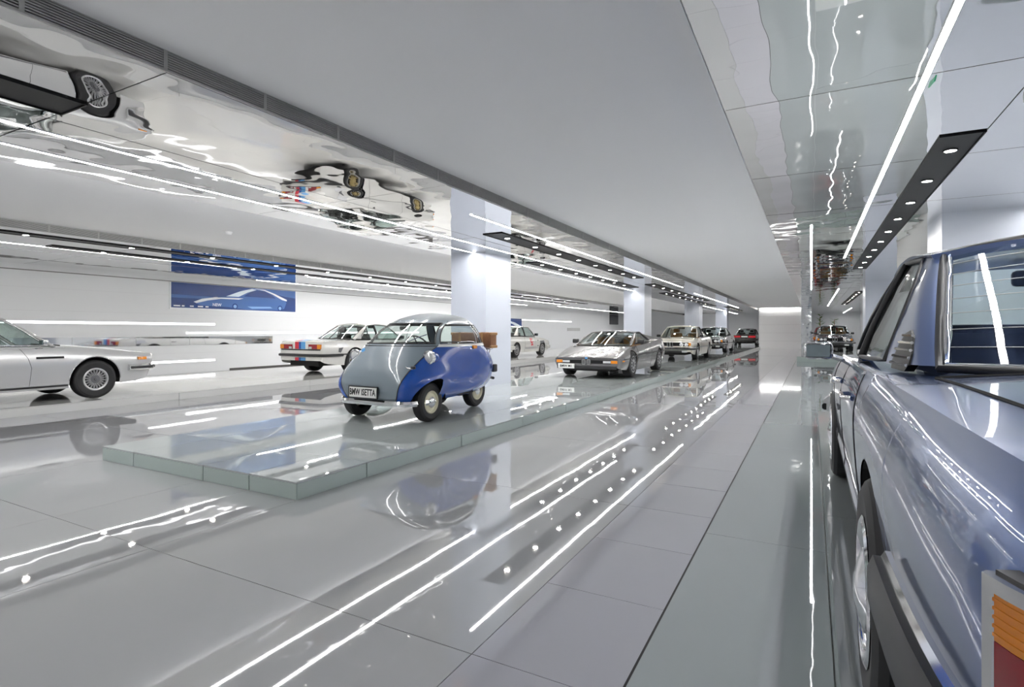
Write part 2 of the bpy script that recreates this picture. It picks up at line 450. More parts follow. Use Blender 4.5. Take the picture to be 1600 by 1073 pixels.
# wall details: shadow gap, mirror band
ob_gap = struct(ob('trim_1', box(XW, XW + 0.004, Y0, 30.0, 2.70, 2.722), P('gap_grey', (0.22, 0.22, 0.22), 0.7), smooth=0))
ob_gap2 = struct(ob('trim_2', box(XW, XW + 0.01, 11.3, 22.0, 0.0, 0.07), P('gap_dark', (0.09, 0.085, 0.08), 0.7), smooth=0))
mb = struct(ob('trim_3', box(XW, XW + 0.012, 5.5, 12.9, 0.84, 1.09), P('band_mirror', (0.62, 0.63, 0.65), 0.04, 1.0), smooth=0), 'slim mirror band set low in the poster wall')
for yy in (7.0, 8.5, 10.0, 11.5):
    ob('joint', box(XW + 0.012, XW + 0.014, yy - 0.004, yy + 0.004, 0.84, 1.09), M_GRILLE, mb, 0)
for yy, zz in ((4.5, 2.1), (7.0, 1.85)):
    pass

# posters
def poster(ya, yb, za, zb, label, car=True):
    r = tag(empty('poster', (XW, (ya + yb) / 2, (za + zb) / 2)), label, 'poster')
    w, h = (yb - ya) / 2, (zb - za) / 2
    NAVY = P('poster_navy', (0.012, 0.05, 0.22), 0.25); PALE = P('poster_pale', (0.75, 0.86, 0.95), 0.3); MID = P('poster_blue', (0.05, 0.14, 0.40), 0.3); WH = P('poster_white', (0.9, 0.92, 0.95), 0.3)
    ob('board', box(0, 0.02, -w, w, -h, h), NAVY, r, 0)
    e = 0.05
    ob('edge', join(box(0, 0.019, -w - e, -w, -h - e, h), box(0, 0.019, w, w + e, -h - e, h), box(0, 0.019, -w, w, -h - e, -h)), WH, r, 0)
    def flat(name, pts, mat, d):
        ob(name, prism([(a * w, b * h) for a, b in pts], 0.0201, 0.0201 + d, 'x'), mat, r, 0)
    if not car:
        flat('print', [(-.9, .9), (.3, .1), (.9, -.6), (.5, -.7), (-.2, .0)], PALE, 0.001); return
    flat('print', [(-1, .05), (-.3, -.02), (-.35, -.2), (-1, -.22)], MID, 0.0004)
    flat('print', [(.15, .98), (1, .98), (1, .3), (.8, .4)], MID, 0.0004)
    # a low coupe in three-quarter view: body, bonnet highlight, windscreen, side glass, roof line, sill
    flat('print', [(-.70, -.50), (-.45, -.05), (-.2, .1), (.05, .75), (.2, .92), (.42, .88), (.62, .55), (.8, .2), (.82, -.2), (.78, -.75), (.7, -.9), (.1, -.95), (-.2, -.8), (-.6, -.75)], MID, 0.0008)
    flat('print', [(-.70, -.48), (-.58, -.2), (-.36, .02), (-.42, -.02), (-.2, .0), (.06, .02), (-.02, -.1), (-.3, -.12), (-.5, -.32), (-.66, -.58)], WH, 0.0014)
    flat('print', [(-.22, .12), (.0, .62), (.2, .92), (.28, .86), (.12, .55), (-.02, .14)], PALE, 0.0014)
    flat('print', [(.06, .2), (.16, .58), (.28, .84), (.42, .78), (.56, .45), (.62, .2)], NAVY, 0.0014)
    flat('print', [(.24, .94), (.42, .92), (.6, .62), (.83, .12), (.83, -.02), (.74, .08), (.56, .55), (.42, .82)], WH, 0.0018)
    flat('print', [(.12, -.68), (.52, -.62), (.56, -.74), (.2, -.86)], P('poster_sky', (0.25, 0.45, 0.75), 0.3), 0.0018)
    for cy in (-.08, .7):
        pts = [(cy + .045 * math.cos(t * PI / 6), -.72 + .26 * math.sin(t * PI / 6)) for t in range(12)]
        flat('print', pts, NAVY, 0.0018)
        flat('print', [(cy + (a - cy) * .6, -.72 + (b + .72) * .6) for a, b in pts], P('poster_sky', (0.25, 0.45, 0.75), 0.3), 0.0022)
    tv = xf(text_vf('NEW', 0.09, 0.0006, True), Matrix.Translation((0.022, -.36 * w, -.66 * h)) @ Matrix.Rotation(PI / 2, 4, 'Z') @ Matrix.Rotation(PI / 2, 4, 'X'))
    ob('lettering', tv, WH, r, 0)
    for k, ln in enumerate((.12, .05, .07, .1, .06)):
        a = -.97 + .11 * k
        flat('print', [(a, -.8), (a + ln * .75, -.8), (a + ln * .75, -.9), (a, -.9)], WH, 0.0012)
poster(9.45, 13.86, 1.95, 2.69, 'long blue poster of a low white coupe on the far wall')
poster(29.0, 31.6, 1.50, 2.06, 'small blue poster beside the nearest pillar, above the racing saloon', False)
tv = tag(empty('screen', (XW, 50.5, 2.37)), 'black square screen high on the far end of the poster wall', 'screen')
ob('panel', box(0, 0.05, -1.2, 1.2, -0.42, 0.42), P('screen_black', (0.03, 0.03, 0.04), 0.15), tv, 0)
ob('bezel', join(box(0, 0.055, -1.24, -1.2, -0.46, 0.46), box(0, 0.055, 1.2, 1.24, -0.46, 0.46), box(0, 0.055, -1.2, 1.2, -0.46, -0.42), box(0, 0.055, -1.2, 1.2, 0.42, 0.46)), M_TRIM, tv, 0)
wp = tag(ob('wall_plaque', rbox(0, 0.03, -1.3, 1.3, -0.12, 0.12, 0.008, 1), P('plaque_grey', (0.5, 0.5, 0.5), 0.4), loc=(XW, 40.5, 1.42)), 'long grey plaque on the wall between the racing saloon and wedge car', 'plaque')

# ------------------------------------------------------------------ platforms
def platform(name, label, xs, ys, h, front=True, side_x=None, edge=M_PLATE, top=M_PLAT, ysides=None):
    r = tag(empty(name, (0, 0, 0)), label, 'platform')
    x0, x1, y0, y1 = xs[0], xs[-1], ys[0], ys[-1]
    ob('core', box(x0 + 0.02, x1 - 0.02, y0 + 0.02, y1 - 0.02, 0.0, h - 0.014), M_JOINT, r, 0)
    for a, b in zip(xs[:-1], xs[1:]):
        lay(a, b, ys, top, r, h, 'top_panel', 0.0003)
        ob('front_pane', box(a + 0.005, b - 0.005, y0 + 0.001, y0 + 0.018, 0.0, h - 0.014), edge, r, 0)
    for a, b in zip(ys[:-1], ys[1:]):
        ob('side_pane', box(x1 - 0.018, x1 - 0.001, a + 0.005, b - 0.005, 0.0, h - 0.014), edge, r, 0)
        ob('side_pane', box(x0 + 0.001, x0 + 0.018, a + 0.005, b - 0.005, 0.0, h - 0.014), edge, r, 0)
    return r
ysP = [2.83, 3.56] + [3.56 + 1.45 * k for k in range(1, 14)] + [27, 33, 39, 49]
platform('display_platform', 'long low glass platform carrying the small blue car and the wedge car', [-6.04, -5.5, -4.455, -3.87, -3.33], ysP, PL)
M_PLATW = P('platform_white', (0.66, 0.66, 0.645), 0.05, ior=1.6, noise=(0.4, 0.02))
platform('display_platform', 'low white platform under the silver coupe and racing coupe by the poster wall', [-14.5, -12.4, -11.0, -10.15], [-3.5, 0, 3, 6, 9, 12, 16, 20, 30, 50], PL, edge=M_PLATW, top=M_PLATW)
platform('display_platform', 'glass platform that the grey blue sedan stands on', [0.073, 1.2, 2.4, 3.6], [-3.5, -2.43, 0.57, 3.57, 6.57, 8.2], PR)
platform('display_platform', 'distant glass platform under the dark blue car', [-0.53, 1.2, 2.4, 3.6], [25.8, 29, 33, 37, 41, 44.6], PR)
# ------------------------------------------------------------------ cars
def pchip(xs, ys):
    xs = np.array(xs, float); ys = np.array(ys, float); h = np.diff(xs); d = np.diff(ys) / h
    m = np.zeros(len(xs)); m[0] = d[0]; m[-1] = d[-1]
    for i in range(1, len(xs) - 1):
        if d[i - 1] * d[i] > 0:
            w1 = 2 * h[i] + h[i - 1]; w2 = h[i] + 2 * h[i - 1]
            m[i] = (w1 + w2) / (w1 / d[i - 1] + w2 / d[i])
    def f(x):
        x = min(max(x, xs[0]), xs[-1]); i = int(np.searchsorted(xs, x) - 1); i = min(max(i, 0), len(xs) - 2)
        t = (x - xs[i]) / h[i]; t2 = t * t; t3 = t2 * t
        return float((2 * t3 - 3 * t2 + 1) * ys[i] + (t3 - 2 * t2 + t) * h[i] * m[i] + (-2 * t3 + 3 * t2) * ys[i + 1] + (t3 - t2) * h[i] * m[i + 1])
    return f

def wheel_set(style, r, w, rim_r):
    """meshes of one wheel, outer face towards +y, axle along y, centre at origin"""
    tyre = mesh('wheel', lathe([(rim_r - 0.01, w / 2 - 0.03), (rim_r, w / 2 - 0.004), (rim_r + 0.012, w / 2), (r - 0.045, w / 2 + 0.004), (r - 0.018, w / 2 - 0.008), (r - 0.003, w / 2 - 0.028), (r, 0),
                                (r - 0.003, -w / 2 + 0.028), (r - 0.018, -w / 2 + 0.008), (r - 0.045, -w / 2), (rim_r, -w / 2), (rim_r - 0.01, -w / 2 + 0.03)], 48, 'y'), M_RUBBER, 25)
    parts = []
    R = rim_r
    if style == 'wire':     # mesh-spoke alloy: bright lip, many fine spokes, dark hub
        parts.append(('rim', lathe([(R, w / 2 - 0.002), (R - 0.012, w / 2 + 0.004), (R - 0.03, w / 2 - 0.004), (R - 0.036, w / 2 - 0.03)], 40), M_ALLOY))
        parts.append(('rim_well', lathe([(R - 0.034, w / 2 - 0.02), (R - 0.036, w / 2 - 0.07), (0.0, w / 2 - 0.07)], 32), M_DARK))
        sp = []
        for k in range(20):
            t = 2 * PI * k / 20
            for s in (-1, 1):
                a = Vector((math.cos(t) * 0.055, w / 2 - 0.022, math.sin(t) * 0.055)); b = Vector((math.cos(t + s * 0.12) * (R - 0.03), w / 2 - 0.016, math.sin(t + s * 0.12) * (R - 0.03)))
                sp.append(tube([tuple(a), tuple(b)], 0.0048, 5))
        parts.append(('spokes', join(*sp), M_ALLOY))
        parts.append(('hub', lathe([(0.0, w / 2 - 0.004), (0.02, w / 2 - 0.004), (0.025, w / 2 - 0.012), (0.065, w / 2 - 0.016), (0.07, w / 2 - 0.03), (0, w / 2 - 0.03)], 24), M_ALLOYD))
    elif style in ('cross', 'gold'):
        mt = M_GOLD if style == 'gold' else M_ALLOY
        parts.append(('rim', lathe([(R, w / 2 - 0.002), (R - 0.012, w / 2 + 0.004), (R - 0.028, w / 2 - 0.012), (R - 0.032, w / 2 - 0.05)], 40), M_ALLOY if style == 'gold' else mt))
        parts.append(('rim_well', lathe([(R - 0.03, w / 2 - 0.03), (R - 0.032, w / 2 - 0.08), (0.0, w / 2 - 0.08)], 32), M_DARK))
        sp = []
        n = 12 if style == 'cross' else 14
        for k in range(n):
            t = 2 * PI * k / n
            for s in (-1, 1):
                a = Vector((math.cos(t) * 0.05, w / 2 - 0.02, math.sin(t) * 0.05)); b = Vector((math.cos(t + s * 0.22) * (R - 0.025), w / 2 - 0.022, math.sin(t + s * 0.22) * (R - 0.025)))
                sp.append(tube([tuple(a), tuple(b)], 0.008, 5))
        parts.append(('spokes', join(*sp), mt))
        parts.append(('hub', lathe([(0.0, w / 2 - 0.004), (0.03, w / 2 - 0.006), (0.055, w / 2 - 0.016), (0.06, w / 2 - 0.03), (0, w / 2 - 0.03)], 24), mt))
    elif style == 'slots':  # flat disc wheel with a ring of slots round a dark centre
        parts.append(('rim', lathe([(R, w / 2 - 0.002), (R - 0.012, w / 2 + 0.003), (R - 0.03, w / 2 - 0.01), (R - 0.07, w / 2 + 0.002), (0.07, w / 2 - 0.004), (0.0, w / 2 - 0.008)], 40), P('alloy_grey', (0.42, 0.42, 0.43), 0.35, 0.6)))
        sl = []
        for k in range(12):
            t = 2 * PI * k / 12; c = Vector((math.cos(t), 0, math.sin(t))); q = Vector((-math.sin(t), 0, math.cos(t)))
            pts = [c * (R - 0.035) + q * 0.022, c * (R - 0.035) - q * 0.022, c * (R - 0.085) - q * 0.014, c * (R - 0.085) + q * 0.014]
            sl.append(([tuple(p + Vector((0, w / 2 + 0.003, 0))) for p in pts] + [tuple(p + Vector((0, w / 2 - 0.012, 0))) for p in pts], [(0, 1, 2, 3), (0, 4, 5, 1), (1, 5, 6, 2), (2, 6, 7, 3), (3, 7, 4, 0)]))
        parts.append(('slots', join(*sl), M_DARK))
        parts.append(('hub', lathe([(0.0, w / 2 + 0.012), (0.05, w / 2 + 0.010), (0.062, w / 2 - 0.004), (0, w / 2 - 0.004)], 24), M_ALLOYD))
    elif style == 'cap':    # chrome trim ring and domed hub cap on a pressed steel wheel
        parts.append(('rim', lathe([(R + 0.004, w / 2 + 0.002), (R - 0.01, w / 2 + 0.008), (R - 0.035, w / 2 - 0.002), (R - 0.045, w / 2 - 0.02)], 48), M_CHROME))
        parts.append(('disc', lathe([(R - 0.042, w / 2 - 0.018), (R - 0.07, w / 2 - 0.035), (0.11, w / 2 - 0.012), (0, w / 2 - 0.012)], 40), P('wheel_silver', (0.5, 0.5, 0.5), 0.35, 0.5)))
        parts.append(('hub_cap', lathe([(0.115, w / 2 - 0.012), (0.11, w / 2 + 0.004), (0.07, w / 2 + 0.016), (0.03, w / 2 + 0.026), (0, w / 2 + 0.028)], 32), M_CHROME))
    elif style == 'cream':  # cream steel wheel with a chrome cap
        parts.append(('rim', lathe([(R + 0.002, w / 2 - 0.004), (R - 0.008, w / 2 + 0.006), (R - 0.022, w / 2 - 0.006), (R - 0.028, w / 2 - 0.02), (0.062, w / 2 - 0.006), (0.0, w / 2 - 0.004)], 40), M_CREAM))
        parts.append(('hub_cap', lathe([(0.066, w / 2 - 0.006), (0.066, w / 2 + 0.004), (0.05, w / 2 + 0.02), (0.02, w / 2 + 0.028), (0, w / 2 + 0.03)], 28), M_CHROME))
    return tyre, [(n, mesh(n, vf, m, 40), m) for n, vf, m in parts]
WHEELS = {}
def add_wheel(car, style, r, w, rim_r, x, y, side, steer=0.0):
    k = (style, r, w, rim_r)
    if k not in WHEELS: WHEELS[k] = wheel_set(*k)
    tyre, parts = WHEELS[k]
    o = ob('wheel', tyre, None, car)
    o.location = (x, y, r); o.rotation_euler = (0, 0, (0 if side > 0 else PI) + steer)
    for n, me, m in parts: ob(n, me, None, o)
    return o

class Car:
    """local frame: +x forward, +y to the car's left, z up, origin on the ground midway between the axles"""
    def __init__(s, name, label, spec, loc, rz, paint, cat='car', group='classic cars on display'):
        s.root = tag(empty(name, loc, rz), label, cat, group)
        s.p = spec; s.paint = paint
        K = spec['keys']; xs = [k[0] for k in K]
        s.fw, s.fzl, s.fzm, s.fzs, s.fws, s.fzt = [pchip(xs, [k[i] for k in K]) for i in range(1, 7)]
        s.xr, s.xf_ = xs[0], xs[-1]
        s.wb = spec['wb']; s.ra = spec.get('arch', 0.36); s.wr = spec['wheel'][1]
        s.pw = spec.get('pw', 2.4)
        s.lean = spec.get('lean', (0, 0, 0)); s.leanr = spec.get('leanr', (0, 0, 0))
    def warp(s, x, z):
        k, x0, z0 = s.lean
        if k and x > x0: return x + k * ((x - x0) / (s.xf_ - x0)) ** 2 * (z - z0)
        k, x0, z0 = s.leanr
        if k and x < x0: return x + k * ((x0 - x) / (x0 - s.xr)) ** 2 * (z - z0)
        return x
    def by(s, x, z):
        w, zl, zm, zs, ws = s.fw(x), s.fzl(x), s.fzm(x), s.fzs(x), s.fws(x)
        if z <= zm:
            t = (zm - z) / max(zm - zl, 1e-4); return w - s.p.get('tuck', 0.045) * min(t, 1.2) ** 1.7
        t = min((z - zm) / max(zs - zm, 1e-4), 1.0); return w - (w - ws) * t ** s.pw
    def archz(s, x, ra=None):
        z = s.fzl(x); ra = ra or s.ra
        for ax in (s.wb / 2, -s.wb / 2):
            d = abs(x - ax)
            if d < ra: z = max(z, s.wr + math.sqrt(max(ra * ra - d * d, 0)) * s.p.get('archk', 1.0))
        return z
    def body(s):
        xs = set(np.linspace(s.xr, s.xf_, s.p.get('nst', 54)))
        xs |= {s.xr + 0.02, s.xr + 0.05, s.xf_ - 0.02, s.xf_ - 0.05}
        for ax in (s.wb / 2, -s.wb / 2):
            for k in range(21):
                xs.add(ax + s.ra * math.cos(PI * k / 20))
            xs |= {ax + s.ra + 1e-4, ax - s.ra - 1e-4}
        cx0, cx1 = s.p['cabin']
        xs |= {cx0, cx1}
        xs = sorted(x for x in xs if s.xr <= x <= s.xf_)
        # drop near duplicates except at the arch edges
        NS_, NT = s.p.get('nside', 9), 6
        V, F = [], []
        idx = []
        for x in xs:
            zl, zs, ws, zt = s.archz(x), s.fzs(x), s.fws(x), s.fzt(x)
            zl = min(zl, zs - 0.03)
            row = []
            for j in range(NS_):
                t = j / (NS_ - 1); t = t ** 0.85
                z = zl + (zs - zl) * t; row.append((s.warp(x, z), s.by(x, z), z))
            for j in range(1, NT + 1):
                q = j / NT; y = ws * (1 - q) ** 1.0
                z = zs + (zt - zs) * (1 - (y / ws) ** s.p.get('crown', 2.2)); row.append((s.warp(x, z), y, z))
            full = row + [(a, -b, c) for a, b, c in row[-2::-1]]
            idx.append((len(V), len(full))); V += full
        n = idx[0][1]
        for i in range(len(xs) - 1):
            xm = (xs[i] + xs[i + 1]) / 2
            for j in range(n - 1):
                top = NS_ - 1 <= j < n - NS_
                if top and cx0 <= xm <= cx1 and NS_ <= j < n - NS_ - 1: continue
                a = idx[i][0] + j; b = idx[i + 1][0] + j
                F.append((a, b, b + 1, a + 1))
        F.append(tuple(idx[0][0] + j for j in range(n)))
        F.append(tuple(idx[-1][0] + j for j in range(n - 1, -1, -1)))
        b = ob('body', (V, F), s.paint, s.root, s.p.get('sharp', 38))
        return b
    def under(s):
        zl = s.fzl(0) + 0.02
        wi = s.fw(0) - 0.34
        ob('underbody', join(box(s.xr + 0.12, s.xf_ - 0.12, -wi, wi, zl, zl + 0.16), box(-s.wb / 2 + s.ra + 0.03, s.wb / 2 - s.ra - 0.03, -s.fw(0) + 0.08, s.fw(0) - 0.08, zl, zl + 0.12)), M_DARK, s.root, 0)
        for ax in (s.wb / 2, -s.wb / 2):
            for sd in (1, -1):
                rows = []
                for k in range(17):
                    t = PI * k / 16; x = ax + (s.ra - 0.002) * math.cos(t); z = s.wr + (s.ra - 0.002) * math.sin(t) * s.p.get('archk', 1.0)
                    zb = max(z, s.fzl(x)); yo = s.by(x, zb) - 0.004
                    rows.append([(s.warp(x, z), sd * yo, z), (x, sd * (yo - 0.33), z)])
                V, F = grid(rows)
                nn = len(V); F.append(tuple(2 * k + 1 for k in range(17)))
                ob('wheel_arch_liner', (V, F), M_DARK, s.root, 0)
    def lips(s, mat, r=0.011):
        for ax in (s.wb / 2, -s.wb / 2):
            for sd in (1, -1):
                pts = []
                for k in range(25):
                    t = PI * k / 24; x = ax + s.ra * math.cos(t); z = s.wr + s.ra * math.sin(t) * s.p.get('archk', 1.0)
                    if z >= s.fzl(x): pts.append((s.warp(x, z), sd * (s.by(x, z) + 0.002), z))
                ob('arch_lip', tube(pts, r, 6), mat, s.root, 60)
    def wheels(s, steer=0.0, inset=0.015):
        st, r, w, rim = s.p['wheel']
        for ax in (s.wb / 2, -s.wb / 2):
            for sd in (1, -1):
                y = sd * (s.fw(ax) - w / 2 - inset)
                add_wheel(s.root, st, r, w, rim, ax, y, sd, steer if ax > 0 else 0)
    # --- strips on the body side
    def side_strip(s, name, x0, x1, z0, z1, mat, off=0.004, n=40, sides=(1, -1), parent=None, zf=None):
        for sd in sides:
            rows = []
            for i in range(n + 1):
                x = x0 + (x1 - x0) * i / n; dz = zf(x) if zf else 0
                a, b = z0 + dz, z1 + dz
                rows.append([(s.warp(x, a), sd * (s.by(x, a) - 0.002), a), (s.warp(x, a), sd * (s.by(x, a) + off), a), (s.warp(x, b), sd * (s.by(x, b) + off), b), (s.warp(x, b), sd * (s.by(x, b) - 0.002), b)])
            V, F = grid(rows, closed_v=True); F += [(0, 1, 2, 3), tuple(len(V) - 4 + k for k in (3, 2, 1, 0))]
            ob(name, (V, F), mat, parent or s.root, 40)
    def seam(s, pts, sides=(1, -1), r=0.003, mat=None, name='door_seam'):
        for sd in sides:
            path = []
            for (xa, za), (xb, zb) in zip(pts[:-1], pts[1:]):
                for i in range(8):
                    x = xa + (xb - xa) * i / 8; z = za + (zb - za) * i / 8
                    path.append((s.warp(x, z), sd * (s.by(x, z) - 0.0005), z))
            x, z = pts[-1]; path.append((s.warp(x, z), sd * s.by(x, z), z))
            ob(name, tube(path, r, 5), mat or M_DARK, s.root, 60)
    def wrap_bar(s, name, front, z, h, t, off, reach, mat, parent=None, zc=None):
        """bumper following the plan of the body round one end; reach: how far back along the flanks"""
        e = s.xf_ if front else s.xr; sg = 1 if front else -1
        we = s.fw(e)
        half = []
        x0 = e - sg * reach
        for i in range(12):
            x = x0 + (e - x0) * i / 11 * 0.97; half.append((x, s.by(x, z) + off))
        # rounded corner then across
        cx = e + sg * off; cy = half[-1][1]
        half.append((e - sg * 0.004, cy - 0.018)); half.append((cx - sg * 0.012, cy - 0.07)); half.append((cx, cy - 0.16)); half.append((cx + sg * 0.008, cy * 0.4))
        path = [(x, y, z) for x, y in half] + [(x, -y, z) for x, y in half[::-1]]
        if not front: path = path[::-1]
        prof = [(-t / 2, -h / 2), (t * 0.1, -h / 2), (t / 2, -h / 2 + h * 0.22), (t / 2, h / 2 - h * 0.22), (t * 0.1, h / 2), (-t / 2, h / 2)]
        # outwards is the left-hand side of a front path that runs +y to -y
        prof = [(-a, b) for a, b in prof]
        return ob(name, sweep(path, prof), mat, parent or s.root, 30)
    # --- glasshouse
    def house(s, pillar_mat=None, frame=M_TRIM, glass=None, tr=0.011, frame_side=None):
        g = s.p['gh']; pm = pillar_mat or s.paint; glass = glass or M_CARGLASS
        A0, A1, C1, C0 = g['A0'], g['A1'], g['C1'], g['C0']
        zr = pchip([p[0] for p in g['roof']], [p[1] for p in g['roof']])       # roof centre line, rear to front
        cr = g.get('crown', 0.045)
        wt = pchip([C1[0], (A1[0] + C1[0]) / 2, A1[0]], [g['wtr'], (g['wtr'] + g['wtf']) / 2 + 0.01, g['wtf']])
        rail = lambda x: zr(min(max(x, C1[0]), A1[0])) - cr
        s.rail = rail
        belt = pchip([C0[0], (A0[0] + C0[0]) / 2, A0[0]], [C0[1] - g.get('bdr', 0.0), g['zb'], A0[1] - g.get('bdf', 0.0)])
        wbelt = pchip([C0[0], C0[0] * 0.5 + A0[0] * 0.5, A0[0]], [g['wbr'], g['wbm'], g['wbf']])
        def yg(x, z):
            zb_ = belt(x); xx = min(max(x, C1[0]), A1[0]); top = rail(xx)
            t = (z - zb_) / (top - zb_)
            return wbelt(x) + (wt(xx) - wbelt(x)) * t + 0.012 * math.sin(PI * min(max(t, 0), 1))
        s.yg = yg; s.belt = belt
        def patch(name, poly, mat, off=0.0, th=0.02, parent=None, sides=(1, -1), smooth=0):
            out = []
            # densify long edges so that the patch follows the surface
            pts = []
            for (a, b), (c, d) in zip(poly, poly[1:] + poly[:1]):
                n = max(1, int(math.hypot(c - a, d - b) / 0.15))
                pts += [(a + (c - a) * i / n, b + (d - b) * i / n) for i in range(n)]
            for sd in sides:
                n = len(pts)
                V = [(x, sd * (yg(x, z) + off), z) for x, z in pts] + [(x, sd * (yg(x, z) + off - th), z) for x, z in pts]
                F = [tuple(range(n)), tuple(range(2 * n - 1, n - 1, -1))] + [(i, i + n, (i + 1) % n + n, (i + 1) % n) for i in range(n)]
                out.append(ob(name, (V, F), mat, parent or s.root, smooth))
            return out
        s.patch = patch
        # roof
        nx, ny = 14, 12
        top, bot = [], []
        for i in range(nx + 1):
            x = C1[0] + (A1[0] - C1[0]) * i / nx; w = wt(x) + 0.012
            r1, r2 = [], []
            for j in range(ny + 1):
                q = -1 + 2 * j / ny; z = zr(x) - cr * abs(q) ** 2.6
                bow = g.get('bow', 0.05) * (1 - q * q)
                bx = bow * max(0, (i / nx - 0.6) / 0.4) - bow * 0.8 * max(0, (0.4 - i / nx) / 0.4)
                r1.append((x + bx, q * w, z + 0.004)); r2.append((x + bx, q * (w - 0.02), z - 0.03))
            top.append(r1); bot.append(r2)
        v1, f1 = grid(top); v2, f2 = grid(bot)
        n1 = len(v1); nv = ny + 1
        F = list(f1) + [tuple(i + n1 for i in q) for q in f2]
        ring_ = [(0, j) for j in range(nv)] + [(i, nv - 1) for i in range(1, nx + 1)] + [(nx, j) for j in range(nv - 2, -1, -1)] + [(i, 0) for i in range(nx - 1, 0, -1)]
        ri = [a * nv + b for a, b in ring_]
        F += [(ri[k], ri[(k + 1) % len(ri)], ri[(k + 1) % len(ri)] + n1, ri[k] + n1) for k in range(len(ri))]
        s.roof = ob('roof', (v1 + v2, F), s.p.get('roof_mat', s.paint), s.root, 40)
        # windscreen and rear window
        def screen(name, lo, hi, wlo, whi, bow_lo, bow_hi, sg):
            rows = []
            for i in range(9):
                t = i / 8; row = []
                for j in range(15):
                    q = -1 + 2 * j / 14; w = wlo + (whi - wlo) * t
                    bw_ = (bow_lo + (bow_hi - bow_lo) * t) * (1 - q * q)
                    x = lo[0] + (hi[0] - lo[0]) * t + sg * bw_
                    z = lo[1] + (hi[1] - lo[1]) * t + (cr * (1 - abs(q) ** 2.6) - cr if True else 0) * t + 0.012 * math.sin(PI * t)
                    row.append((x, q * w, z))
                rows.append(row)
            o = ob(name, grid(rows), glass, s.root, 80)
            edge = rows[0] + [r[-1] for r in rows[1:]] + rows[-1][-2::-1] + [r[0] for r in rows[-2:0:-1]]
            ob('window_frame', tube(edge, tr, 6, True), frame, o, 60)
            return o, rows
        gi = g.get('gin', 0.035)
        s.screen_f = screen('windscreen', A0, (A1[0] - 0.01, rail(A1[0]) + cr + 0.0), g['wbf'] - gi, wt(A1[0]) - gi * 0.6, g.get('bowf', 0.16), g.get('bow', 0.05), 1)
        s.screen_r = screen('rear_window', C0, (C1[0] + 0.01, rail(C1[0]) + cr), g.get('wrw', g['wbr'] - gi), g.get('wrt', wt(C1[0]) - gi * 0.6), g.get('bowr', 0.08), g.get('bow', 0.05) * 0.8, -1)
        # pillars
        def strip3(name, ea, eb, mat):
            ob(name, grid([list(ea), list(eb)]), mat, s.root, 50)
        for sd in (1, -1):
            # front pillar: from the glass edge to the outer skin
            n = 8; rows = []
            for i in range(n + 1):
                t = i / n
                x = A0[0] + (A1[0] - 0.01 - A0[0]) * t; z = A0[1] + (rail(A1[0]) - A0[1]) * t + 0.012 * math.sin(PI * t)
                wi = (g['wbf'] - gi) + (wt(A1[0]) - gi * 0.6 - (g['wbf'] - gi)) * t
                xb = x - g.get('apw', 0.06)
                rows.append([(x, sd * wi, z), (x - 0.008, sd * (yg(x, z) - 0.004), z), (xb, sd * (yg(xb, z) + 0.002), z), (xb, sd * (yg(xb, z) - 0.035), z), (x - 0.02, sd * (wi - 0.01), z - 0.02)])
            V, F = grid(rows, closed_v=True)
            F += [(4, 3, 2, 1, 0), tuple(len(V) - 5 + k for k in range(5))]
            ob('front_pillar', (V, F), pm, s.root, 40)
            # rear pillar: skin between the side glass and the rear window
            n = 8; rows = []
            cq = g['cq']       # (x at belt, x at rail) of the rear edge of the side glass
            for i in range(n + 1):
                t = i / n
                x = C0[0] + (C1[0] + 0.01 - C0[0]) * t; z = C0[1] + (rail(C1[0]) - C0[1]) * t + 0.012 * math.sin(PI * t)
                wlo, whi = g.get('wrw', g['wbr'] - gi), g.get('wrt', wt(C1[0]) - gi * 0.6)
                wi = wlo + (whi - wlo) * t
                xo = x + (0.03 if t < 1 else 0.03)
                xq = cq[0] + (cq[1] - cq[0]) * t
                zz = belt(xq) + (rail(xq) - belt(xq)) * t
                row = [(x, sd * wi, z)]
                for m in range(1, 4): 
                    # rounded corner
                    a = m / 3 * PI / 2
                    row.append((x + (0.045 * (1 - math.cos(a))), sd * (wi + (yg(x + 0.05, z) - wi) * math.sin(a)), z))
                x2 = x + 0.045
                for m in range(1, 6):
                    q = m / 5; xx = x2 + (xq - x2) * q; z3 = z + (zz - z) * q
                    row.append((xx, sd * yg(xx, z3), z3))
                row.append((xq, sd * (yg(xq, zz) - 0.04), zz)); row.append((x + 0.05, sd * (wi - 0.02), z - 0.01))
                rows.append(row)
            V, F = grid(rows, closed_v=True)
            nn = len(rows[0]); F += [tuple(range(nn)), tuple(len(V) - nn + k for k in range(nn))]
            ob('rear_pillar', (V, F), pm, s.root, 45)
        # side glass: list of polygons given by (x_belt0, x_belt1, x_rail0, x_rail1)
        fs = frame_side or frame
        for poly in g['wins']:
            pts = [(x, belt(x) + 0.012 if v == 0 else (rail(x) - 0.012 if v == 1 else v)) for x, v in poly]
            gl = patch('side_window', pts, glass, -0.010, 0.005)
            for sd, o in zip((1, -1), gl):
                path = []
                for (a, b), (c, d) in zip(pts, pts[1:] + pts[:1]):
                    n = max(1, int(math.hypot(c - a, d - b) / 0.12))
                    path += [(a + (c - a) * i / n, b + (d - b) * i / n) for i in range(n)]
                ob('window_frame', tube([(x, sd * (yg(x, z) - 0.002), z) for x, z in path], tr * 0.85, 6, True), fs, o, 60)
        # central pillars
        for (xb, xt, wd) in g.get('bp', []):
            patch('door_pillar', [(xb - wd / 2, belt(xb)), (xb + wd / 2, belt(xb)), (xt + wd / 2, rail(xt)), (xt - wd / 2, rail(xt))], g.get('bpm', M_TRIM), 0.0, 0.04)
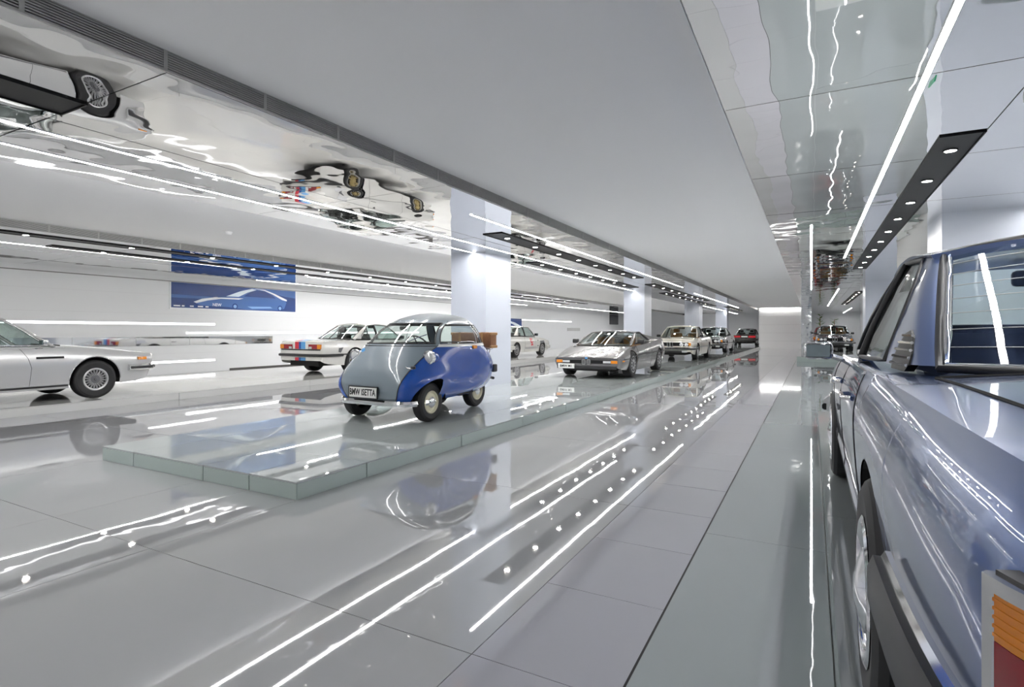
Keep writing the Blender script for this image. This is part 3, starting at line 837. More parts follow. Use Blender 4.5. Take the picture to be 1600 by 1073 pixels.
    def interior(s, mat, bench=True, wheel_side=1):
        g = s.p['gh']; x0, x1 = s.p['cabin']; w = g['wbm'] - 0.08; zb = g['zb']; z0 = s.fzl(0) + 0.14
        sh = join(box(x0 + 0.05, x1 - 0.05, -w, w, z0, z0 + 0.03), box(x0 + 0.05, x1 - 0.05, w, w + 0.03, z0, zb - 0.02), box(x0 + 0.05, x1 - 0.05, -w - 0.03, -w, z0, zb - 0.02),
                  box(x0 + 0.02, x0 + 0.06, -w, w, z0, zb - 0.02), box(x1 - 0.12, x1 - 0.05, -w, w, z0, zb - 0.03))
        ob('cabin_lining', sh, mat, s.root, 0)
        ob('dashboard', rbox(x1 - 0.42, x1 - 0.1, -w + 0.02, w - 0.02, zb - 0.22, zb - 0.015, 0.05), M_DARKIN, s.root)
        xs_ = g.get('seatx', (x0 + x1) / 2 + 0.1)
        for sd in (1, -1):
            y = sd * w * 0.52
            b = rbox(-0.07, 0.07, -0.24, 0.24, 0.0, 0.60, 0.05)
            M = Matrix.Translation((xs_ - 0.28, y, zb - 0.42)) @ Matrix.Rotation(-0.28, 4, 'Y')
            st = ob('seat', xf(join(b), M), mat, s.root)
            ob('cushion', rbox(xs_ - 0.3, xs_ + 0.26, y - 0.24, y + 0.24, zb - 0.55, zb - 0.40, 0.05), mat, st)
            if g.get('headrest', True):
                ob('headrest', xf(rbox(-0.05, 0.05, -0.13, 0.13, 0.63, 0.80, 0.04), M), mat, st)
        if bench:
            xb = x0 + 0.30
            M = Matrix.Translation((xb, 0, zb - 0.40)) @ Matrix.Rotation(-0.32, 4, 'Y')
            ob('rear_bench', xf(rbox(-0.08, 0.08, -w + 0.05, w - 0.05, 0, 0.42, 0.06), M), mat, s.root)
            ob('parcel_shelf', box(x0 + 0.02, xb + 0.0, -w, w, zb - 0.03, zb - 0.015), mat, s.root, 0)
        yw = wheel_side * w * 0.52
        c = Vector((x1 - 0.55, yw, zb - 0.03)); M = Matrix.Translation(c) @ Matrix.Rotation(-1.15, 4, 'Y')
        pts = [tuple(M @ Vector((0.19 * math.cos(t * PI / 12), 0.19 * math.sin(t * PI / 12), 0))) for t in range(24)]
        sw = join(tube(pts, 0.013, 6, True), xf(join(tube([(-0.19, 0, 0), (0.19, 0, 0)], 0.012, 5), tube([(0, 0, 0), (0, 0.19, 0)], 0.012, 5), tube([(0, 0, 0), (0, -0.19, 0)], 0.012, 5), tube([(0, 0, 0.0), (0, 0, -0.3)], 0.02, 6)), M))
        ob('steering_wheel', sw, M_TRIM, s.root, 60)
        # inner mirror
        z = s.rail(g['A1'][0]) - 0.03
        ob('rear_view_mirror', join(rbox(g['A1'][0] - 0.02, g['A1'][0] + 0.01, -0.13, 0.13, z - 0.045, z + 0.035, 0.02), tube([(g['A1'][0], 0, z + 0.02), (g['A1'][0] - 0.02, 0, z + 0.1)], 0.008, 5)), M_TRIM, s.root)
    def door_mirror(s, x, z, mat, sides=(1, -1), sx=1.0):
        for sd in sides:
            y = s.by(x, z - 0.03) if z < s.fzs(x) else s.yg(x, z)
            y = max(y, s.yg(x, max(z, s.belt(x)))) - 0.01
            m = ob('door_mirror', join(rbox(x - 0.05 * sx, x + 0.045 * sx, sd * (y + 0.13) - 0.085 * sx, sd * (y + 0.13) + 0.085 * sx, z, z + 0.115 * sx, 0.025),
                                  tube([(x, sd * (y - 0.02), z - 0.005), (x, sd * (y + 0.09), z + 0.03)], 0.018, 6)), mat, s.root)
            ob('mirror_glass', rbox(x - 0.053 * sx, x - 0.045 * sx, sd * (y + 0.13) - 0.07 * sx, sd * (y + 0.13) + 0.07 * sx, z + 0.014, z + 0.10 * sx, 0.003, 1), P('mirror_glass', (0.25, 0.3, 0.33), 0.03, 1.0), m)
    def handles(s, xs, z, mat=M_CHROME):
        for x in xs:
            for sd in (1, -1):
                y = s.by(x, z)
                ob('door_handle', join(tube([(x - 0.085, sd * (y + 0.002), z), (x - 0.07, sd * (y + 0.03), z), (x + 0.07, sd * (y + 0.03), z), (x + 0.085, sd * (y + 0.002), z)], 0.011, 6)), mat, s.root, 60)
    def fbox(s, name, y0, y1, z0, z1, d, mat, front=True, both=False, rr=0.0, parent=None, d0=-0.02):
        """plate on the nose or tail; d proud of it"""
        res = []
        for sg in ((1, -1) if both else (1,)):
            e = s.xf_ if front else s.xr; k = 1 if front else -1
            zm = (z0 + z1) / 2; ex = s.warp(e, zm)
            a, b = sorted((sg * y0, sg * y1))
            xa, xb = sorted((ex + k * d0, ex + k * d))
            vf = rbox(xa, xb, a, b, z0, z1, rr, 2) if rr else box(xa, xb, a, b, z0, z1)
            # follow the lean of the face
            vf = [(p[0] + (s.warp(e, p[2]) - ex), p[1], p[2]) for p in vf[0]], vf[1]
            res.append(ob(name, vf, mat, parent or s.root, 40 if rr else 0))
        return res
    def fdisc(s, name, y, z, r, d, mat, ring=None, both=True, dome=0.02, front=True):
        k = 1 if front else -1; e = s.warp(s.xf_ if front else s.xr, z)
        for sg in ((1, -1) if both else (1,)):
            M = Matrix.Translation((e, sg * y, z))
            o = ob(name, xf(lathe([(0, k * (d + dome)), (r * 0.6, k * (d + dome * 0.7)), (r, k * d), (r, k * -0.03)], 28, 'x'), M), mat, s.root, 50)
            if ring: ob('lamp_ring', xf(lathe([(r, k * -0.03), (r + 0.014, k * -0.02), (r + 0.012, k * (d + 0.006)), (r, k * (d + 0.004))], 28, 'x'), M), ring, o, 50)
    def plate(s, txt, y, z, w, h, front=True, d=0.03):
        e = s.warp(s.xf_ if front else s.xr, z); k = 1 if front else -1
        o = ob('number_plate', rbox(min(e, e + k * d), max(e, e + k * d), y - w / 2, y + w / 2, z - h / 2, z + h / 2, 0.006, 1), M_PLATEW, s.root, 0)
        x = e + k * (d + 0.001)
        R = Matrix.Rotation(k * PI / 2, 4, 'Z') @ Matrix.Rotation(PI / 2, 4, 'X')
        t = text_vf(txt, h * 0.52, 0.001, True)
        ob('lettering', xf(t, Matrix.Translation((x, y, z)) @ R @ Matrix.Diagonal((min(1.0, w * 0.88 / (len(txt) * h * 0.5)), 1, 1, 1))), M_INK, o, 0)
        return o
    def kidney(s, z0, z1, w, gap, mat=M_CHROME, d=0.03):
        for sg in (1, -1):
            y0, y1 = sg * gap / 2, sg * (gap / 2 + w)
            y0, y1 = min(y0, y1), max(y0, y1); e = s.xf_
            k = ob('kidney_grille', None or box(s.warp(e, z0) - 0.02, s.warp(e, z0) + d * 0.4, y0 + 0.012, y1 - 0.012, z0 + 0.012, z1 - 0.012), M_BLACK, s.root, 0)
            rows = []
            pth = [(y0, z0 + 0.02), (y0 + 0.015, z0), (y1 - 0.015, z0), (y1, z0 + 0.02), (y1, z1 - 0.02), (y1 - 0.015, z1), (y0 + 0.015, z1), (y0, z1 - 0.02)]
            ob('kidney_frame', tube([(s.warp(e, z) + d * 0.6, y, z) for y, z in pth], 0.010, 6, True), mat, k, 60)
            nb = 4
            for i in range(nb):
                yy = y0 + (i + 1) * (y1 - y0) / (nb + 1)
                ob('bar', box(s.warp(e, z0) + d * 0.3, s.warp(e, z0) + d * 0.6, yy - 0.004, yy + 0.004, z0 + 0.01, z1 - 0.01), mat, k, 0)
# ------------------------------------------------------------------ the grey blue sedan close to the camera
PAINT_SEDAN = P('paint_grey_blue', (0.095, 0.145, 0.31), 0.28, 0.45, ior=1.5, coat=1.0, noise=(900, 0.05))
sedan_spec = dict(
    wb=2.78, arch=0.355, archk=1.0, wheel=('cap', 0.312, 0.20, 0.195), nst=70, nside=14, pw=2.0, tuck=0.05, sharp=42, crown=2.0,
    cabin=(-1.22, 0.98),
    #      x     w     zlo   zmid  zsh   wsh   ztop
    keys=[(-2.52, 0.73, 0.44, 0.66, 0.80, 0.70, 0.835),
          (-2.49, 0.785, 0.40, 0.67, 0.835, 0.73, 0.875),
          (-2.36, 0.835, 0.34, 0.69, 0.862, 0.765, 0.91),
          (-2.00, 0.862, 0.29, 0.70, 0.875, 0.79, 0.925),
          (-1.39, 0.872, 0.25, 0.70, 0.885, 0.81, 0.935),
          (-0.60, 0.878, 0.22, 0.70, 0.885, 0.825, 0.93),
          (0.95, 0.878, 0.22, 0.70, 0.875, 0.82, 0.92),
          (1.60, 0.87, 0.24, 0.68, 0.845, 0.79, 0.885),
          (2.10, 0.84, 0.29, 0.64, 0.79, 0.77, 0.83),
          (2.24, 0.80, 0.36, 0.60, 0.75, 0.74, 0.78)],
    gh=dict(A0=(0.98, 0.905), A1=(0.40, 1.345), C1=(-0.54, 1.345), C0=(-1.22, 0.928), zb=0.895,
            roof=[(-0.54, 1.372), (-0.1, 1.412), (0.15, 1.41), (0.40, 1.375)], crown=0.05,
            wtf=0.60, wtr=0.585, wbf=0.745, wbm=0.80, wbr=0.725, wrw=0.664, wrt=0.535, bowr=0.09, bow=0.06, gin=0.04,
            cq=(-0.76, -0.40),
            wins=[[(0.80, 0), (0.405, 1), (0.06, 1), (0.06, 0)], [(0.0, 0), (0.0, 1), (-0.40, 1), (-0.66, 1.10), (-0.72, 0)]],
            bp=[(0.03, 0.03, 0.06)], seatx=0.15, apw=0.055, headrest=False))
sd_ = Car('sedan', 'grey blue metallic four-door sedan seen from behind, very close by', sedan_spec, (1.005, 3.21, PR + 0.002), PI / 2, PAINT_SEDAN)
sd_.body(); sd_.under(); sd_.wheels(inset=-0.004); sd_.house(frame=M_CHROME, tr=0.012, frame_side=M_TRIM); sd_.interior(M_NAVYIN)
r = sd_.root
# black rubber outside the chrome of the rear window
rows = sd_.screen_r[1]
edge = rows[0] + [q[-1] for q in rows[1:]] + rows[-1][-2::-1] + [q[0] for q in rows[-2:0:-1]]
cen = Vector((-0.88, 0, 1.14))
ob('rubber_seal', tube([tuple(Vector(p) + (Vector(p) - cen).normalized() * 0.02) for p in edge], 0.013, 6, True), M_TRIM, r, 60)
# heating wires
hw = join(*[tube([tuple(Vector(p) + Vector((-0.004, 0, 0))) for p in rows[i]], 0.0012, 4) for i in range(1, 8)])
ob('heating_wires', hw, M_GRILLE, r, 0)['kind'] = 'stuff'
# louvred vent on the rear pillar
for sd in (1, -1):
    vent = None
    zc, x0, x1 = 0.965, -1.15, -0.93
    yv = lambda x, z: sd * (sd_.yg(x, z) + 0.004)
    outline = [(x + 0.06, z - 0.012) for x, z in [(-1.165, 0.935), (-1.15, 0.915), (-0.96, 0.915), (-0.925, 0.94), (-0.935, 1.0), (-0.97, 1.035), (-1.03, 1.045), (-1.10, 1.02), (-1.155, 0.97)]]
    V = [(x, sd * (sd_.yg(x, z) + 0.006), z) for x, z in outline] + [(x, sd * (sd_.yg(x, z) - 0.02), z) for x, z in outline]
    n = len(outline)
    vent = ob('pillar_vent', (V, [tuple(range(n)), tuple(range(2 * n - 1, n - 1, -1))] + [(i, i + n, (i + 1) % n + n, (i + 1) % n) for i in range(n)]), M_BLACK, r, 0)
    for k in range(5):
        z = 0.922 + k * 0.0235
        xa = -1.098 + max(0, (z - 0.958)) * 0.9; xb = -0.87 - max(0, z - 0.978) * 0.9
        ob('louvre', tube([(xa + (xb - xa) * i / 6, sd * (sd_.yg(xa + (xb - xa) * i / 6, z) + 0.009), z) for i in range(7)], 0.0055, 5), M_CHROME, vent, 60)
# boot lid seam
for sd in (1, -1):
    pts = []
    for i in range(20):
        x = -1.30 - 1.18 * i / 19; y = 0.70 - 0.06 * i / 19
        z = sd_.fzs(x) + (sd_.fzt(x) - sd_.fzs(x)) * (1 - (y / sd_.fws(x)) ** 2.0) if y < sd_.fws(x) else sd_.fzs(x)
        pts.append((x, sd * y, z + 0.001))
    ob('boot_seam', tube(pts, 0.005, 5), M_DARK, r, 60)
x = -1.30
ob('boot_seam', tube([(x, 0.70 - 1.4 * i / 16, sd_.fzs(x) + (sd_.fzt(x) - sd_.fzs(x)) * (1 - (abs(0.70 - 1.4 * i / 16) / sd_.fws(x)) ** 2.0) + 0.001) for i in range(17)], 0.005, 5), M_DARK, r, 60)
# door seams
sd_.seam([(0.02, 0.26), (0.02, 0.88)])
sd_.seam([(0.82, 0.26), (0.88, 0.55), (0.86, 0.86)])
sd_.seam([(-0.84, 0.30), (-0.98, 0.50), (-0.95, 0.70), (-0.80, 0.87)])
sd_.handles((-0.66, 0.16), 0.775)
# chrome sill and side trim
sd_.side_strip('side_trim', -1.02, 1.02, 0.375, 0.40, M_CHROME, 0.012)
sd_.side_strip('side_trim', -1.02, 1.02, 0.335, 0.372, M_TRIM, 0.010)
sd_.side_strip('belt_trim', -0.80, 0.85, 0.872, 0.884, M_CHROME, 0.01)
# bumpers: chrome with a rubber face
sd_.wrap_bar('rear_bumper', False, 0.515, 0.11, 0.036, 0.012, 0.70, M_CHROME)
sd_.wrap_bar('bumper_rubber', False, 0.500, 0.115, 0.026, 0.036, 0.70, M_TRIM)
sd_.wrap_bar('front_bumper', True, 0.46, 0.12, 0.07, 0.035, 0.45, M_CHROME)
sd_.wrap_bar('bumper_rubber', True, 0.44, 0.05, 0.03, 0.07, 0.45, M_TRIM)
# tail lamps: chrome framed, amber over red, wrapping the corner
for sd in (1, -1):
    path = [(x, sd_.by(x, 0.68)) for x in (-2.42, -2.45, -2.475, -2.495, -2.51)] + [(-2.521, 0.70), (-2.524, 0.62), (-2.524, 0.42)]
    def band(z0, z1, o0, o1, lean=0.0):
        rows = []
        for i, (x, y) in enumerate(path):
            a = path[max(i - 1, 0)]; b = path[min(i + 1, len(path) - 1)]
            d = Vector((b[0] - a[0], b[1] - a[1])).normalized(); nrm = Vector((d.y, -d.x))
            P0 = Vector((x, y)) + nrm * o0; P1 = Vector((x, y)) + nrm * o1
            rows.append([(P0.x, sd * P0.y, z0), (P1.x, sd * P1.y, z0), (P1.x + 0.0, sd * P1.y, z1), (P0.x, sd * P0.y, z1)])
        V, F = grid(rows, closed_v=True); F += [(0, 1, 2, 3), tuple(len(V) - 4 + k for k in (3, 2, 1, 0))]
        return V, F
    lamp = ob('tail_lamp', band(0.555, 0.767, -0.02, 0.006), M_TRIM, r, 40)
    ob('lamp_frame', join(band(0.748, 0.764, 0.0, 0.020), band(0.558, 0.570, 0.0, 0.020)), M_CHROME, lamp, 40)
    x, y = path[0]
    ob('lamp_frame', tube([(x - 0.004, sd * (y + 0.006), 0.56), (x - 0.004, sd * (y + 0.006), 0.762)], 0.012, 6), M_CHROME, lamp, 60)
    path = [(-2.427, sd_.by(-2.427, 0.68))] + path[1:]
    ob('amber_lens', band(0.694, 0.747, 0.0, 0.014), M_AMBER, lamp, 40)
    ob('red_lens', band(0.571, 0.693, 0.0, 0.014), M_RED, lamp, 40)
    for k in range(5):
        z = 0.699 + k * 0.0095
        ob('lens_rib', band(z, z + 0.0035, 0.014, 0.0155), M_AMBER, lamp, 40)
sd_.plate('528', 0.0, 0.68, 0.46, 0.11, False, 0.02) if False else None
# nose
sd_.fbox('grille', -0.70, 0.70, 0.56, 0.72, 0.01, M_BLACK)
sd_.kidney(0.55, 0.74, 0.10, 0.03)
for y in (0.60, 0.42): sd_.fdisc('headlamp', y, 0.645, 0.07, 0.02, M_LAMP, M_CHROME)
sd_.door_mirror(0.66, 0.86, P('mirror_chrome', (0.6, 0.6, 0.62), 0.12, 1.0), (1, -1), 0.92)
ob('aerial_base', lathe([(0, 0.02), (0.012, 0.015), (0.016, 0.0), (0, 0.0)], 12, 'z'), M_CHROME, r, loc=(-1.6, -0.7, 0.92))

# ------------------------------------------------------------------ generic coupe features
def coupe(name, label, loc, rz, paint, spec, inner=M_DARKIN, frame=M_TRIM, steer=0.0, side_frame=None, lips=None, inset=0.015):
    c = Car(name, label, spec, loc, rz, paint)
    c.body(); c.under(); c.wheels(steer, inset); c.house(frame=frame, frame_side=side_frame); c.interior(inner)
    if lips: c.lips(lips)
    return c

def keys_coupe(L0, L1, w, nose_z, tail_z, hood, deck, zm=0.56):
    """tail at L0, nose at L1"""
    return [(L0, w - 0.10, 0.36, zm, tail_z - 0.03, w - 0.15, tail_z),
            (L0 + 0.04, w - 0.05, 0.32, zm, tail_z, w - 0.11, tail_z + 0.025),
            (L0 + 0.25, w - 0.02, 0.27, zm, deck - 0.035, w - 0.085, deck - 0.005),
            (L0 + 0.9, w, 0.22, zm, deck - 0.03, w - 0.07, deck + 0.005),
            (0.0, w, 0.20, zm, hood - 0.0, w - 0.065, hood + 0.03),
            (0.9, w, 0.20, zm, hood - 0.01, w - 0.07, hood + 0.03),
            (L1 - 0.7, w - 0.01, 0.22, zm, hood - 0.06, w - 0.08, hood - 0.015),
            (L1 - 0.2, w - 0.03, 0.26, zm, nose_z + 0.005, w - 0.09, nose_z + 0.04),
            (L1 - 0.04, w - 0.06, 0.30, zm, nose_z - 0.015, w - 0.11, nose_z + 0.015),
            (L1, w - 0.09, 0.34, zm - 0.02, nose_z - 0.04, w - 0.13, nose_z)]
def gh_coupe(A0, A1, C1, C0, zb, h, wb, wt, quarter):
    xq = quarter
    return dict(A0=A0, A1=A1, C1=C1, C0=C0, zb=zb, roof=[(C1[0], h - 0.035), ((A1[0] + C1[0]) / 2 - 0.1, h), ((A1[0] + C1[0]) / 2 + 0.15, h - 0.002), (A1[0], h - 0.03)], crown=0.045,
                wtf=wt, wtr=wt - 0.015, wbf=wb - 0.05, wbm=wb, wbr=wb - 0.03, wrw=wb - 0.14, wrt=wt - 0.08, bow=0.05, cq=(xq[0], xq[1]),
                wins=[[(A0[0] - 0.12, 0), (A1[0] + 0.0, 1), (-0.32, 1), (-0.32, 0)], [(-0.36, 0), (-0.36, 1), (xq[1] + 0.02, 1), (xq[0] + 0.06, zb + 0.12), (xq[0] + 0.03, 0)]],
                bp=[(-0.34, -0.34, 0.035)], bpm=M_TRIM, seatx=-0.1)

# silver coupe, seen from its flank
SILVER = P('paint_silver', (0.62, 0.62, 0.615), 0.25, 0.35, coat=1.0)
e9 = dict(wb=2.624, arch=0.375, wheel=('wire', 0.318, 0.20, 0.188), nst=56, cabin=(-1.15, 0.80), pw=1.7,
          keys=keys_coupe(-2.35, 2.22, 0.85, 0.74, 0.80, 0.865, 0.90, 0.62),
          gh=gh_coupe((0.80, 0.875), (0.22, 1.285), (-0.62, 1.285), (-1.15, 0.905), 0.885, 1.355, 0.76, 0.585, (-0.98, -0.66)), lean=(0.22, 1.9, 0.50))
c = coupe('silver_coupe', 'silver grey classic coupe with chrome trim and finely spoked wheels, nose pointing away', (-11.3, 3.50, PL + 0.002), PI / 2, SILVER, e9, frame=M_CHROME, side_frame=M_CHROME, lips=M_CHROME)
c.wrap_bar('front_bumper', True, 0.485, 0.105, 0.07, 0.035, 0.42, M_CHROME)
c.wrap_bar('bumper_rubber', True, 0.485, 0.045, 0.02, 0.072, 0.40, M_TRIM)
c.wrap_bar('rear_bumper', False, 0.50, 0.075, 0.05, 0.05, 0.6, M_CHROME)
c.side_strip('turn_signal', 1.96, 2.10, 0.615, 0.665, M_AMBER, 0.02, 10)
c.side_strip('side_vent', 0.50, 0.86, 0.685, 0.718, M_BLACK, 0.006, 10)
c.side_strip('sill_trim', -0.92, 0.92, 0.235, 0.262, M_TRIM, 0.008)
c.side_strip('sill_trim', -0.92, 0.92, 0.264, 0.276, M_CHROME, 0.010)
c.side_strip('belt_trim', -1.9, 0.9, 0.842, 0.852, M_CHROME, 0.008)
c.seam([(0.42, 0.25), (0.44, 0.55), (0.40, 0.70), (0.33, 0.82), (0.30, 0.855)])
c.seam([(-0.85, 0.25), (-0.80, 0.84)])
c.handles((-0.68,), 0.76)
c.fbox('grille', -0.66, 0.66, 0.54, 0.70, 0.01, M_BLACK)
c.kidney(0.46, 0.72, 0.07, 0.03)
for y in (0.60, 0.44): c.fdisc('headlamp', y, 0.625, 0.068, 0.02, M_LAMP, M_CHROME)
c.fbox('tail_lamp', 0.30, 0.70, 0.60, 0.72, 0.012, M_RED, False, True)
c.door_mirror(0.60, 0.89, M_CHROME, (1, -1), 0.85)
ob('wiper', tube([(0.94, -0.5, 0.885), (0.88, -0.2, 0.90), (0.86, 0.0, 0.905)], 0.008, 5), M_TRIM, c.root)
ob('wiper', tube([(0.94, 0.1, 0.89), (0.88, 0.35, 0.905)], 0.008, 5), M_TRIM, c.root)

# white big coupes
WHITE_P = P('paint_white', (0.78, 0.77, 0.74), 0.25, coat=1.0)
CREAM_P = P('paint_cream', (0.80, 0.76, 0.66), 0.25, coat=1.0)
DARK_P = P('paint_dark_grey', (0.03, 0.03, 0.035), 0.2, 0.3, coat=1.0)
M_RACERED = P('stripe_red', (0.62, 0.03, 0.05), 0.3); M_RACEBLUE = P('stripe_blue', (0.02, 0.10, 0.42), 0.3); M_RACESKY = P('stripe_sky', (0.10, 0.35, 0.70), 0.3)
def e24(wheel):
    return dict(wb=2.626, arch=0.365, wheel=wheel, nst=50, cabin=(-1.22, 0.82), pw=1.8, lean=(0.30, 1.85, 0.40),
          keys=keys_coupe(-2.40, 2.28, 0.86, 0.72, 0.85, 0.86, 0.90, 0.60),
          gh=gh_coupe((0.82, 0.885), (0.22, 1.29), (-0.60, 1.29), (-1.22, 0.915), 0.885, 1.36, 0.775, 0.595, (-1.0, -0.62)))
def front24(c, plate=None):
    c.fbox('grille', -0.70, 0.70, 0.56, 0.70, 0.012, M_BLACK)
    c.kidney(0.535, 0.715, 0.085, 0.03)
    for y in (0.60, 0.43): c.fdisc('headlamp', y, 0.635, 0.065, 0.018, M_LAMP, M_CHROME)
    c.wrap_bar('front_bumper', True, 0.47, 0.10, 0.07, 0.05, 0.55, M_CHROME)
    c.wrap_bar('bumper_rubber', True, 0.46, 0.05, 0.03, 0.09, 0.55, M_TRIM)
    c.fbox('turn_signal', 0.68, 0.765, 0.575, 0.685, 0.015, M_AMBER, True, True)
    c.fbox('air_dam', -0.62, 0.62, 0.315, 0.40, 0.012, M_TRIM)
    c.fbox('fog_lamp', 0.42, 0.62, 0.32, 0.395, 0.02, M_LAMP, True, True, 0.01)
    c.fbox('tail_lamp', 0.30, 0.74, 0.66, 0.78, 0.012, M_RED, False, True)
    c.wrap_bar('rear_bumper', False, 0.50, 0.07, 0.06, 0.04, 0.6, M_TRIM)
    c.seam([(0.55, 0.25), (0.58, 0.55), (0.52, 0.85)]); c.seam([(-0.78, 0.25), (-0.74, 0.85)])
    c.side_strip('side_trim', -2.2, 2.1, 0.50, 0.53, M_TRIM, 0.008, 60)
    c.handles((-0.62,), 0.74, M_TRIM)
    c.door_mirror(0.60, 0.89, M_TRIM, (1, -1), 0.9)

# racing coupe seen from behind
c = coupe('racing_coupe', 'white racing coupe with red and blue stripes on its tail, seen from behind', (-11.65, 12.42, PL + 0.002), PI / 2, WHITE_P, e24(('gold', 0.325, 0.24, 0.21)))
front24(c)
c.fbox('tail_panel', -0.72, 0.72, 0.625, 0.655, 0.008, M_TRIM, False)
c.fbox('side_lens', 0.62, 0.75, 0.665, 0.775, 0.02, M_AMBER, False, True)
c.fbox('reverse_lamp', 0.32, 0.42, 0.665, 0.72, 0.016, M_LAMP, False, True)
for nm, y0, y1, m in (('stripe', 0.06, 0.20, M_RACERED), ('stripe', -0.02, 0.06, M_RACEBLUE), ('stripe', -0.18, -0.02, M_RACESKY)):
    c.fbox(nm, y0, y1, 0.66, 0.845, 0.006, m, False)
    c.fbox(nm, y0, y1, 0.36, 0.44, 0.008, m, False)
    xx = [c.xr + 0.02 + 0.25 * i / 8 for i in range(9)]
    rows = [[(x, y0, c.fzs(x) + (c.fzt(x) - c.fzs(x)) * (1 - (abs(y0) / c.fws(x)) ** 2.2) + 0.003), (x, y1, c.fzs(x) + (c.fzt(x) - c.fzs(x)) * (1 - (abs(y1) / c.fws(x)) ** 2.2) + 0.003)] for x in xx]
    ob(nm, grid(rows), m, c.root, 60)
for pts, m in (([(-1.95, 0.80), (-1.62, 0.82), (-1.55, 0.73), (-1.90, 0.70)], M_ALLOY), ([(-1.90, 0.68), (-1.74, 0.70), (-1.84, 0.56), (-1.92, 0.58)], M_ALLOYD)):
    for sd in (1, -1):
        V = [(x, sd * (c.by(x, z) + 0.004), z) for x, z in pts] + [(x, sd * (c.by(x, z) - 0.004), z) for x, z in pts]
        ob('decal', (V, [(0, 1, 2, 3), (7, 6, 5, 4), (0, 4, 5, 1), (1, 5, 6, 2), (2, 6, 7, 3), (3, 7, 4, 0)]), m, c.root, 0)
# roll cage
w = 0.56
ob('roll_cage', join(tube([(-0.55, w, 0.4), (-0.55, w, 1.1), (-0.55, w - 0.06, 1.24), (-0.55, -w + 0.06, 1.24), (-0.55, -w, 1.1), (-0.55, -w, 0.4)], 0.02, 6), tube([(-0.55, w - 0.05, 1.2), (-1.1, w - 0.1, 0.85)], 0.018, 6), tube([(-0.55, -w + 0.05, 1.2), (-1.1, -w + 0.1, 0.85)], 0.018, 6), tube([(-0.55, -w, 1.1), (-1.1, w - 0.1, 0.88)], 0.016, 6)), M_TRIM, c.root)

# cream coupe facing the camera, behind the wedge car
c = coupe('cream_coupe', 'cream white big coupe facing forward, parked behind the grey wedge car', (-4.72, 23.7, PL + 0.002), -PI / 2, CREAM_P, e24(('cross', 0.318, 0.20, 0.19)), M_TANIN)
front24(c)
# dark coupe behind it
c = coupe('dark_coupe', 'glossy dark grey coupe parked behind the cream coupe', (-4.72, 32.1, PL + 0.002), -PI / 2, DARK_P, e24(('cross', 0.318, 0.20, 0.19)))
front24(c)
# dark red saloon at the end of the row
MAROON = P('paint_maroon', (0.035, 0.012, 0.012), 0.2, 0.2, coat=1.0)
c = coupe('maroon_saloon', 'dark maroon saloon seen from behind at the far end of the platform', (-4.45, 47.6, PL + 0.002), PI / 2, MAROON, e24(('cross', 0.318, 0.20, 0.19)))
c.fbox('tail_lamp', 0.28, 0.76, 0.66, 0.80, 0.012, P('red_lens_bright', (0.7, 0.02, 0.03), 0.2), False, True)
c.wrap_bar('rear_bumper', False, 0.50, 0.14, 0.07, 0.04, 0.6, M_TRIM)
c.plate('M', 0, 0.72, 0.44, 0.10, False, 0.02) if False else c.fbox('number_plate', -0.22, 0.22, 0.68, 0.78, 0.015, M_PLATEW, False)
# dark blue car on the right-hand platform and a red one behind it
NAVY_P = P('paint_navy', (0.012, 0.025, 0.045), 0.2, 0.3, coat=1.0)
c = coupe('navy_coupe', 'dark blue coupe facing forward on the distant platform, beyond the sedan mirror', (1.05, 34.8, PR + 0.002), -PI / 2, NAVY_P, e24(('cross', 0.318, 0.20, 0.19)), M_TANIN, frame=M_CHROME)
front24(c)
RED_P = P('paint_red', (0.45, 0.01, 0.012), 0.2, coat=1.0)
c = coupe('red_coupe', 'bright red coupe mostly hidden behind the dark blue coupe', (0.9, 41.6, PR + 0.002), -PI / 2, RED_P, e24(('cross', 0.318, 0.20, 0.19)))
front24(c)

# white racing saloon by the poster wall
e30 = dict(wb=2.565, arch=0.35, wheel=('slots', 0.31, 0.22, 0.21), nst=46, cabin=(-1.15, 0.78), pw=1.9,
           keys=keys_coupe(-2.17, 2.17, 0.84, 0.70, 0.90, 0.86, 0.92, 0.58),
           gh=gh_coupe((0.78, 0.90), (0.28, 1.30), (-0.70, 1.31), (-1.18, 0.94), 0.90, 1.37, 0.75, 0.59, (-0.98, -0.74)))
c = coupe('racing_saloon', 'white racing saloon with red and black markings, half hidden by the nearest pillar', (-11.95, 22.3, PL + 0.002), PI / 2, WHITE_P, e30)
c.fbox('grille', -0.66, 0.66, 0.52, 0.66, 0.01, M_BLACK); c.kidney(0.52, 0.68, 0.08, 0.03)
c.wrap_bar('front_bumper', True, 0.40, 0.16, 0.08, 0.04, 0.5, WHITE_P)
c.wrap_bar('rear_bumper', False, 0.42, 0.16, 0.08, 0.04, 0.6, WHITE_P)
c.fbox('tail_lamp', 0.40, 0.74, 0.66, 0.80, 0.012, M_RED, False, True)
ob('rear_wing', join(rbox(-2.15, -1.85, -0.68, 0.68, 1.06, 1.085, 0.01, 1), box(-2.05, -1.95, 0.5, 0.53, 0.9, 1.06), box(-2.05, -1.95, -0.53, -0.5, 0.9, 1.06)), WHITE_P, c.root, 0)
c.seam([(0.52, 0.25), (0.52, 0.87)]); c.seam([(-0.55, 0.25), (-0.5, 0.87)])
def decal(c, pts, m, name='decal'):
    for sd in (1, -1):
        n = len(pts)
        V = [(x, sd * (c.by(x, z) + 0.004), z) for x, z in pts] + [(x, sd * (c.by(x, z) - 0.004), z) for x, z in pts]
        ob(name, (V, [tuple(range(n)), tuple(range(2 * n - 1, n - 1, -1))] + [(i, i + n, (i + 1) % n + n, (i + 1) % n) for i in range(n)]), m, c.root, 0)
